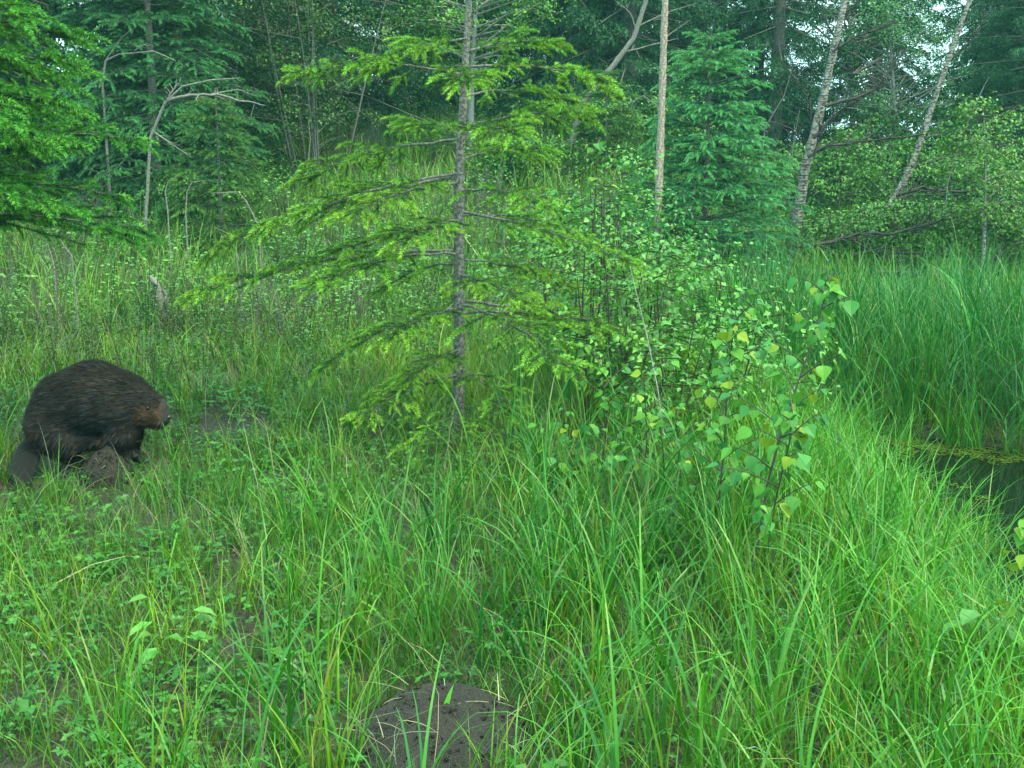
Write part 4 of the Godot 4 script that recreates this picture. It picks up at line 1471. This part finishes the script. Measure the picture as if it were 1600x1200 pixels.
	whorled_spruce("small_spruce", b5, 1.7, 0.55, 0.1, 0.20, 6, 613, "small round spruce at the foot of the leaning dead pole", lib4, 0.1)
	var lib5 := limb_set(624, [0.4, 0.8, 1.2, 1.7], 0.10, 0.36, mat.shoots_mid, col(0.075, 0.28, 0.09), col(0.025, 0.11, 0.048), 0.15, 1.8, 0.10)
	var b6 := pix(240, 190, 15.5)
	b6.y = land(b6.x, b6.z)
	whorled_spruce("edge_spruce", b6, 5.2, 1.75, 0.3, 0.30, 7, 614, "large drooping spruce at the forest edge behind the arching dead birch", lib5, 0.5)

func make_shrubs() -> void:
	var bright_a := col(0.060, 0.21, 0.035)
	var bright_b := col(0.14, 0.36, 0.05)
	# broad-leaved trees before the forest
	var at := func(px: float, d: float) -> Vector3:
		var p := pix(px, 300, d)
		return Vector3(p.x, land(p.x, -d), -d)
	leafy_tree("aspen_tree", at.call(735.0, 18.5), 701, 5.0, 1.7, 1.4, 1000, 1, mat.leaf_sprays, mat.pale_wood, bright_a, bright_b, "bright leaved aspen behind the top of the young spruce", "tree", "", 1.2)
	leafy_tree("aspen_tree", at.call(1330.0, 26.0), 702, 6.5, 2.2, 1.5, 800, 1, mat.leaf_sprays, mat.pale_wood, col(0.05, 0.19, 0.09), col(0.10, 0.30, 0.13), "pale hazy aspen behind the dead birch tops", "tree", "", 1.4)
	leafy_tree("aspen_tree", at.call(1400.0, 23.0), 708, 5.0, 1.9, 0.8, 800, 1, mat.leaf_sprays, mat.pale_wood, col(0.05, 0.20, 0.07), col(0.11, 0.33, 0.10), "pale leaved aspen behind the leaning birch trunk", "tree", "", 1.3)
	leafy_tree("willow_shrub", at.call(500.0, 17.0), 703, 3.6, 1.6, 0.3, 900, 8, mat.leaf_sprays, mat.grey_wood, col(0.030, 0.095, 0.024), col(0.075, 0.18, 0.032), "dense willow shrub between the forest spruces and the aspen", "shrub")
	leafy_tree("willow_shrub", at.call(370.0, 19.0), 704, 3.2, 1.4, 0.3, 700, 7, mat.leaf_sprays, mat.grey_wood, col(0.03, 0.09, 0.026), col(0.07, 0.16, 0.034), "dark willow shrub behind the small thin spruce", "shrub")
	leafy_tree("birch_sapling", at.call(1545.0, 13.0), 705, 2.6, 0.5, 0.9, 260, 1, mat.leaf_sprays, mat.birch_bark, col(0.07, 0.21, 0.04), col(0.14, 0.32, 0.045), "thin young birch with light green leaves beside the leaning trunk", "tree", "", 0.9)
	var willows := [[1310.0, 18.5, 1.8, 1.3], [1440.0, 18.0, 1.7, 1.3], [1560.0, 17.5, 1.5, 1.2], [1640.0, 15.5, 1.4, 1.0], [1200.0, 20.0, 1.6, 1.2], [1380.0, 22.0, 2.4, 1.5], [1530.0, 21.0, 2.6, 1.5], [1010.0, 19.5, 1.4, 1.2], [300.0, 15.0, 0.6, 0.6], [820.0, 17.0, 0.65, 0.7], [885.0, 19.0, 0.9, 0.8], [1300.0, 14.9, 0.8, 0.8], [1440.0, 14.4, 0.85, 0.9], [1585.0, 14.0, 0.9, 0.9]]
	var words := ["leafy willow bush behind the dead birch trunk", "leafy willow bush behind the foot of the leaning trunk", "leafy willow bush among the fallen dead branches", "light green willow bush rising behind the sedge bed", "willow bush between cone shaped spruce and dead birch", "taller willow bush behind the leaning trunk", "taller willow bush behind the thin young birch", "willow bush behind the cone shaped spruce", "low willow bush at the foot of the arched dead birch", "low willow bush behind the slender birch sapling", "low willow bush at the foot of the leaning dead pole", "low willow bush at the foot of the dead birch trunk", "low willow bush beneath the foot of the leaning trunk", "low willow bush beneath the twiggy fallen bough"]
	for i in willows.size():
		var w: Array = willows[i]
		leafy_tree("willow_bush", at.call(w[0], w[1]), 720 + i, w[2], w[3], 0.15, 320, 7, mat.leaf_sprays, mat.grey_wood, col(0.04, 0.16, 0.030), col(0.11, 0.31, 0.04), words[i], "shrub", "willow bushes along the wet ground", 1.2)
	# leafy thicket between the young spruce and the pond
	var th := [[905.0, 6.6, 1.42, 0.50, 95], [965.0, 7.2, 1.50, 0.55, 105], [1010.0, 6.3, 1.35, 0.50, 100], [860.0, 7.6, 1.20, 0.46, 105], [1075.0, 6.0, 0.98, 0.50, 95], [940.0, 5.5, 0.95, 0.46, 95], [1115.0, 5.6, 0.62, 0.46, 85], [1040.0, 5.1, 0.72, 0.44, 95]]
	var tw := ["tall leafy shrub just behind the spruce boughs", "tall leafy shrub with layered leaves before the meadow", "leafy shrub in front of the bare pole foot", "slim leafy shrub close behind the spruce trunk", "dense leafy shrub at the edge of the sedge", "leafy shrub under the low spruce bough", "low leafy shrub on the crest of the bank", "low leafy shrub between spruce bough and birch saplings"]
	for i in th.size():
		var w: Array = th[i]
		leafy_tree("leafy_shrub", at.call(w[0], w[1]), 740 + i, w[2], w[3], w[2] * 0.25, w[4], 6, mat.small_sprays, mat.sapling_bark, col(0.06, 0.25, 0.05), col(0.16, 0.42, 0.07), tw[i], "shrub", "leafy shrubs between spruce and pond", 0.9)

func make_dead_wood() -> void:
	var foot := func(px: float, py: float, d: float) -> Vector3:
		var p := pix(px, py, d)
		p.y = land(p.x, p.z) - 0.05
		return p
	# --- the dead birch with torn bark
	var d := 14.5
	var tr := pixs([1238, 425, 1246, 340, 1258, 260, 1285, 160, 1300, 90, 1318, 10, 1330, -90, 1340, -220], d)
	tr[0] = foot.call(1238.0, 425.0, d)
	dead_tree("dead_birch", tr[0], tr, 0.075, 0.026, [
		[pixs([1272, 215, 1300, 185, 1345, 150, 1395, 115], d - 0.3), 0.022], [pixs([1290, 165, 1345, 150, 1375, 135, 1400, 90], d - 0.5), 0.020], [pixs([1300, 80, 1340, 55, 1400, 35], d - 0.2), 0.018],
		[pixs([1262, 245, 1290, 228, 1350, 220, 1430, 212, 1470, 205], d - 0.6), 0.020], [pixs([1245, 385, 1290, 380, 1340, 365, 1395, 365, 1450, 350, 1455, 335], d - 1.0), 0.026], [pixs([1395, 365, 1470, 345, 1540, 330, 1600, 318], d - 1.2), 0.016],
		[pixs([1330, 375, 1380, 400, 1420, 415, 1470, 425], d - 0.8), 0.014], [pixs([1268, 200, 1265, 160, 1240, 120, 1215, 90], d + 0.2), 0.014], [pixs([1262, 230, 1235, 200, 1205, 190, 1175, 205], d + 0.1), 0.012], [pixs([1305, 60, 1290, 30, 1262, -10], d), 0.012],
		[pixs([1255, 300, 1215, 270, 1200, 240], d), 0.012], [pixs([1310, 40, 1330, 10, 1380, -20], d + 0.2), 0.016]], mat.birch_bark, mat.dark_wood, 801, "dead birch with torn pale bark and long bare dark branches", "tree", "", 5.0)
	# --- the leaning trunk
	d = 15.5
	tr = pixs([1330, 420, 1372, 350, 1412, 285, 1432, 240, 1462, 150, 1490, 70, 1515, 0, 1540, -90], d)
	tr[0] = foot.call(1330.0, 420.0, d)
	dead_tree("leaning_birch", tr[0], tr, 0.052, 0.024, [
		[pixs([1425, 260, 1480, 245, 1540, 235, 1600, 220], d - 0.4), 0.020], [pixs([1400, 305, 1440, 293, 1500, 300, 1560, 285, 1620, 270], d - 0.6), 0.022], [pixs([1445, 215, 1500, 205, 1560, 180, 1610, 165], d - 0.3), 0.016], [pixs([1370, 350, 1400, 310, 1430, 305, 1500, 303], d - 0.7), 0.018],
		[pixs([1480, 100, 1520, 60, 1545, 20], d), 0.014]], mat.birch_bark, mat.dark_wood, 802, "bare grey birch trunk leaning over the willow bushes", "tree", "", 5.0)
	# --- straight pale pole before the cone spruce
	d = 12.6
	tr = pixs([1026, 400, 1031, 250, 1036, 100, 1039, 0, 1042, -200], d)
	tr[0] = foot.call(1026.0, 410.0, d)
	dead_tree("bare_pole", tr[0], tr, 0.045, 0.032, [[pixs([1034, 170, 1005, 150, 985, 160], d), 0.008], [pixs([1038, 60, 1065, 40, 1080, 30], d), 0.008]], mat.pink_wood, mat.grey_wood, 803, "straight branchless pale trunk standing beside the cone shaped spruce", "tree", "", 0.5)
	# --- leaning dead pole further back
	d = 17.5
	tr = pixs([880, 230, 912, 160, 960, 100, 990, 60, 1008, 5, 1015, -60], d)
	tr[0] = foot.call(878.0, 235.0, d)
	dead_tree("leaning_pole", tr[0], tr, 0.055, 0.03, [[pixs([975, 82, 1020, 70, 1060, 60], d), 0.014], [pixs([1000, 40, 1040, 20, 1090, 5], d), 0.012], [pixs([995, 50, 985, 20, 960, 0], d), 0.012]], mat.grey_wood, mat.grey_wood, 804, "thin grey dead pole leaning across the dark spruces", "tree")
	# --- arching dead birch
	d = 13.0
	tr = pixs([215, 265, 235, 215, 258, 160, 285, 135, 330, 125, 375, 122], d)
	tr[0] = foot.call(215.0, 268.0, d)
	dead_tree("arched_birch", tr[0], tr, 0.020, 0.006, [[pixs([260, 158, 300, 148, 340, 148, 380, 158, 415, 165], d), 0.018], [pixs([258, 162, 270, 140, 282, 125], d), 0.014], [pixs([240, 205, 275, 230, 300, 245], d), 0.01], [pixs([330, 147, 370, 140, 400, 150], d + 0.1), 0.010]], mat.grey_wood, mat.grey_wood, 805, "grey dead birch bent over in an arch at the forest edge", "tree", "", 1.4)
	tr = pixs([165, 170, 160, 130, 165, 95, 185, 85, 240, 80, 275, 95], 14.5)
	tr[0] = foot.call(168.0, 240.0, 14.5)
	dead_tree("arched_birch", tr[0], tr, 0.018, 0.006, [[pixs([165, 95, 190, 60, 200, 50], 14.5), 0.008], [pixs([210, 80, 225, 70, 240, 72], 14.5), 0.008]], mat.grey_wood, mat.grey_wood, 806, "thin grey dead stem bent among the drooping spruce boughs", "tree", "", 1.4)
	# --- broken stump
	d = 9.3
	var sp: Vector3 = foot.call(250.0, 500.0, d)
	dead_tree("broken_stump", sp, PackedVector3Array([sp, pix(250, 470, d), pix(240, 436, d)]), 0.075, 0.03, [[PackedVector3Array([sp, pix(262, 478, d), pix(257, 446, d)]), 0.035]], mat.grey_wood, mat.grey_wood, 807, "weathered broken grey stump among the low bushes", "stump", "", 0.0, 8)
	var chip := MB.new(true)
	chip.tube(PackedVector3Array([pix(232, 431, d - 0.05) - sp, pix(239, 438, d - 0.05) - sp, pix(247, 446, d - 0.05) - sp]), PackedFloat32Array([0.016, 0.028, 0.010]), 6, Color(1, 1, 1))
	var stump := get_node("broken_stump")
	part("broken_wood", chip.mesh(mat.fresh_wood), stump).set_meta("label", "freshly broken pale wood at the top")
	# --- fallen branch heap behind the sedge
	var heap := [[[1365, 425, 1405, 428, 1470, 430, 1550, 405, 1600, 375], 13.0, 0.030, "long dark fallen bough arching over the back of the sedge bed"], [[1330, 400, 1360, 392, 1430, 395, 1500, 402, 1600, 400], 13.6, 0.022, "thin straight fallen bough across the willow bushes"], [[1440, 470, 1455, 440, 1440, 420], 12.5, 0.020, "short broken dead bough standing in the sedge"], [[1500, 430, 1560, 455, 1610, 440], 12.8, 0.018, "twiggy fallen bough dipping into the sedge"]]
	var k := 0
	for h in heap:
		var pl := pixs(h[0], h[1])
		dead_tree("fallen_bough", pl[0], PackedVector3Array([pl[0]]), 0.02, 0.01, [[pl, h[2]]], mat.grey_wood, mat.dark_wood, 820 + k, h[3], "fallen branch", "fallen dead boughs", 2.0)
		k += 1
	var logp := pixs([1370, 422, 1411, 429], 14.9)
	dead_tree("fallen_log", logp[0], logp, 0.030, 0.026, [], mat.pale_wood, mat.grey_wood, 830, "short pale fallen log in the tangle of dead boughs", "log")
	# --- pale dead stems in the meadow
	var stems := [[[262, 330, 258, 300, 262, 285, 270, 278], 11.5], [[290, 335, 292, 300, 300, 285, 320, 282], 11.6], [[85, 420, 80, 400, 74, 380], 9.0], [[118, 460, 112, 400, 90, 370], 8.5], [[405, 355, 385, 315, 372, 300, 330, 302], 11.0], [[480, 260, 485, 220, 482, 190], 15.0], [[1190, 260, 1195, 200, 1225, 150, 1240, 100], 15.0], [[1235, 270, 1240, 220, 1250, 170], 15.2], [[1480, 290, 1500, 220, 1530, 150, 1545, 120], 14.5]]
	for i in stems.size():
		var pl := pixs(stems[i][0], stems[i][1])
		var f0: Vector3 = pl[0]
		f0.y = land(f0.x, f0.z) - 0.03
		pl.insert(0, f0)
		dead_tree("dead_sapling", f0, pl, 0.010, 0.004, [], mat.grey_wood, mat.grey_wood, 840 + i, "thin pale dead sapling standing up out of the meadow growth", "dead sapling", "dead saplings in the meadow", 0.0, 5)

func make_saplings() -> void:
	var gl: Array = mat.green_leaves
	var b := pix(1168, 965, 3.2)
	b.y = land(b.x, b.z)
	sapling("birch_sapling", b, [
		[PackedVector3Array([b, pix(1180, 880, 3.22), pix(1198, 760, 3.25), pix(1225, 660, 3.27), pix(1262, 555, 3.3), pix(1290, 460, 3.32), pix(1302, 425, 3.33)]), 0.0052, 0.40],
		[PackedVector3Array([b + Vector3(0.03, 0, 0.0), pix(1195, 880, 3.15), pix(1212, 780, 3.15), pix(1234, 690, 3.12), pix(1238, 640, 3.1)]), 0.0045, 0.38]], 901, "birch sapling with large toothed leaves, the nearer of two by the bank", 34.0, gl, 0.32)
	var b2 := pix(1118, 905, 3.5)
	b2.y = land(b2.x, b2.z)
	sapling("birch_sapling", b2, [[PackedVector3Array([b2, pix(1122, 800, 3.5), pix(1132, 690, 3.5), pix(1137, 590, 3.5), pix(1150, 485, 3.5)]), 0.0045, 0.34]], 902, "single stemmed birch sapling with a yellowish top leaf", 32.0, gl, 0.28)
	# shrubby saplings before the spruce with leaves one can tell apart
	for e in [[935.0, 800.0, 4.2, 560.0, 903, "leafy sapling in the tall grass below the low spruce bough"], [1000.0, 800.0, 4.15, 580.0, 904, "leafy sapling with pale leaf undersides in the tall grass"], [880.0, 790.0, 4.4, 640.0, 905, "short leafy sapling beside the dead grass at the spruce foot"], [1050.0, 800.0, 4.0, 640.0, 906, "leafy sapling close to the single stemmed birch"]]:
		var p := pix(e[0], e[1], e[2])
		p.y = land(p.x, p.z)
		var q := pix(e[0] + 6.0, e[3], e[2])
		sapling("leafy_sapling", p, [[PackedVector3Array([p, p.lerp(q, 0.5) + Vector3(0.02, 0, 0), q]), 0.004, 0.12]], e[4], e[5], 40.0, gl, 0.30, 0.82, "leafy saplings in the tall grass")
	var p4 := pix(922, 470, 6.4)
	p4.y = land(p4.x, p4.z)
	sapling("birch_sapling", p4, [[PackedVector3Array([p4, pix(925, 400, 6.4), pix(930, 310, 6.4), pix(935, 215, 6.4)]), 0.007, 0.55]], 908, "slender birch sapling rising above the leafy shrubs behind the young spruce", 20.0, gl, 0.28, 1.0)
	var p3 := pix(1625, 1000, 2.6)
	p3.y = land(p3.x, p3.z)
	sapling("birch_sapling", p3, [[PackedVector3Array([p3, pix(1612, 900, 2.62), pix(1608, 800, 2.65)]), 0.004, 0.2]], 907, "birch sapling whose leaves reach in over the pond edge", 18.0, gl, 0.16)

func make_small_things() -> void:
	var rng := rg(950)
	# broad blade growing up before the mud mound
	for e in [[682.0, 1085.0, 1170.0, 2.32, "single broad pale green blade standing before the mud mound"], [940.0, 1100.0, 1170.0, 2.25, "broad light green blades standing in the tall grass by the camera side"]]:
		var b := pix(e[0], e[2], e[3])
		b.y = land(b.x, b.z)
		var o := thing("broad_bladed_plant", b, e[4], "plant")
		for k in 4:
			var mb := MB.new()
			blade(mb, Vector3(rng.randf_range(-0.012, 0.012), -0.02, rng.randf_range(-0.01, 0.01)), 0.9 * k, (0.19 if k == 0 else rng.randf_range(0.08, 0.15)), 0.026, 0.08, 0.30, 8, vary(col(0.11, 0.35, 0.045), rng, 0.15), -PI * 0.5 - 0.9 * k + rng.randf_range(-0.5, 0.5))
			part("blade", mb.mesh(mat.leaf), o)
	# long dead stalk standing out of the thicket
	var s0 := pix(1040, 720, 4.6)
	s0.y = land(s0.x, s0.z)
	var stalk := thing("dead_stalk", s0, "long pale bent dead grass stalk rising out of the leafy shrubs", "stalk")
	var sm := MB.new(true)
	sm.tube(PackedVector3Array([Vector3(0, -0.02, 0), pix(1038, 690, 4.6) - s0, pix(1028, 610, 4.6) - s0, pix(1012, 530, 4.6) - s0, pix(990, 440, 4.62) - s0, pix(984, 415, 4.62) - s0]), PackedFloat32Array([0.0034, 0.0032, 0.0030, 0.0026, 0.0018, 0.001]), 5, Color(1, 1, 1))
	part("stem", sm.mesh(mat.pale_wood), stalk)
	# low broad-leaved plant among the grass
	for e in [[1530.0, 1090.0, 2.7, "broad leaved plant at the corner of the pond bank"], [275.0, 1090.0, 2.75, "yellow green broad leaved plant among the low herbs"]]:
		var b := pix(e[0], e[1], e[2])
		b.y = land(b.x, b.z)
		var o := thing("broad_leaved_plant", b, e[3], "plant", "broad leaved plants in the grass")
		for k in 7:
			var mb := MB.new()
			var d := rdir(rng, 0.05, 0.6)
			var h := rng.randf_range(0.06, 0.22)
			mb.tube(PackedVector3Array([Vector3(0, -0.02, 0), Vector3(d.x * 0.02, h * 0.7, d.z * 0.02), Vector3(d.x * 0.06, h, d.z * 0.06)]), PackedFloat32Array([0.0016, 0.0014, 0.001]), 4, col(0.10, 0.16, 0.05))
			leaf(mb, Vector3(d.x * 0.06, h, d.z * 0.06), Vector3(d.x, -0.1, d.z).normalized(), Vector3.UP, rng.randf_range(0.05, 0.085), rng.randf_range(0.035, 0.055), vary(col(0.10, 0.27, 0.05), rng, 0.2))
			part("leaf", mb.mesh(mat.leaf), o)
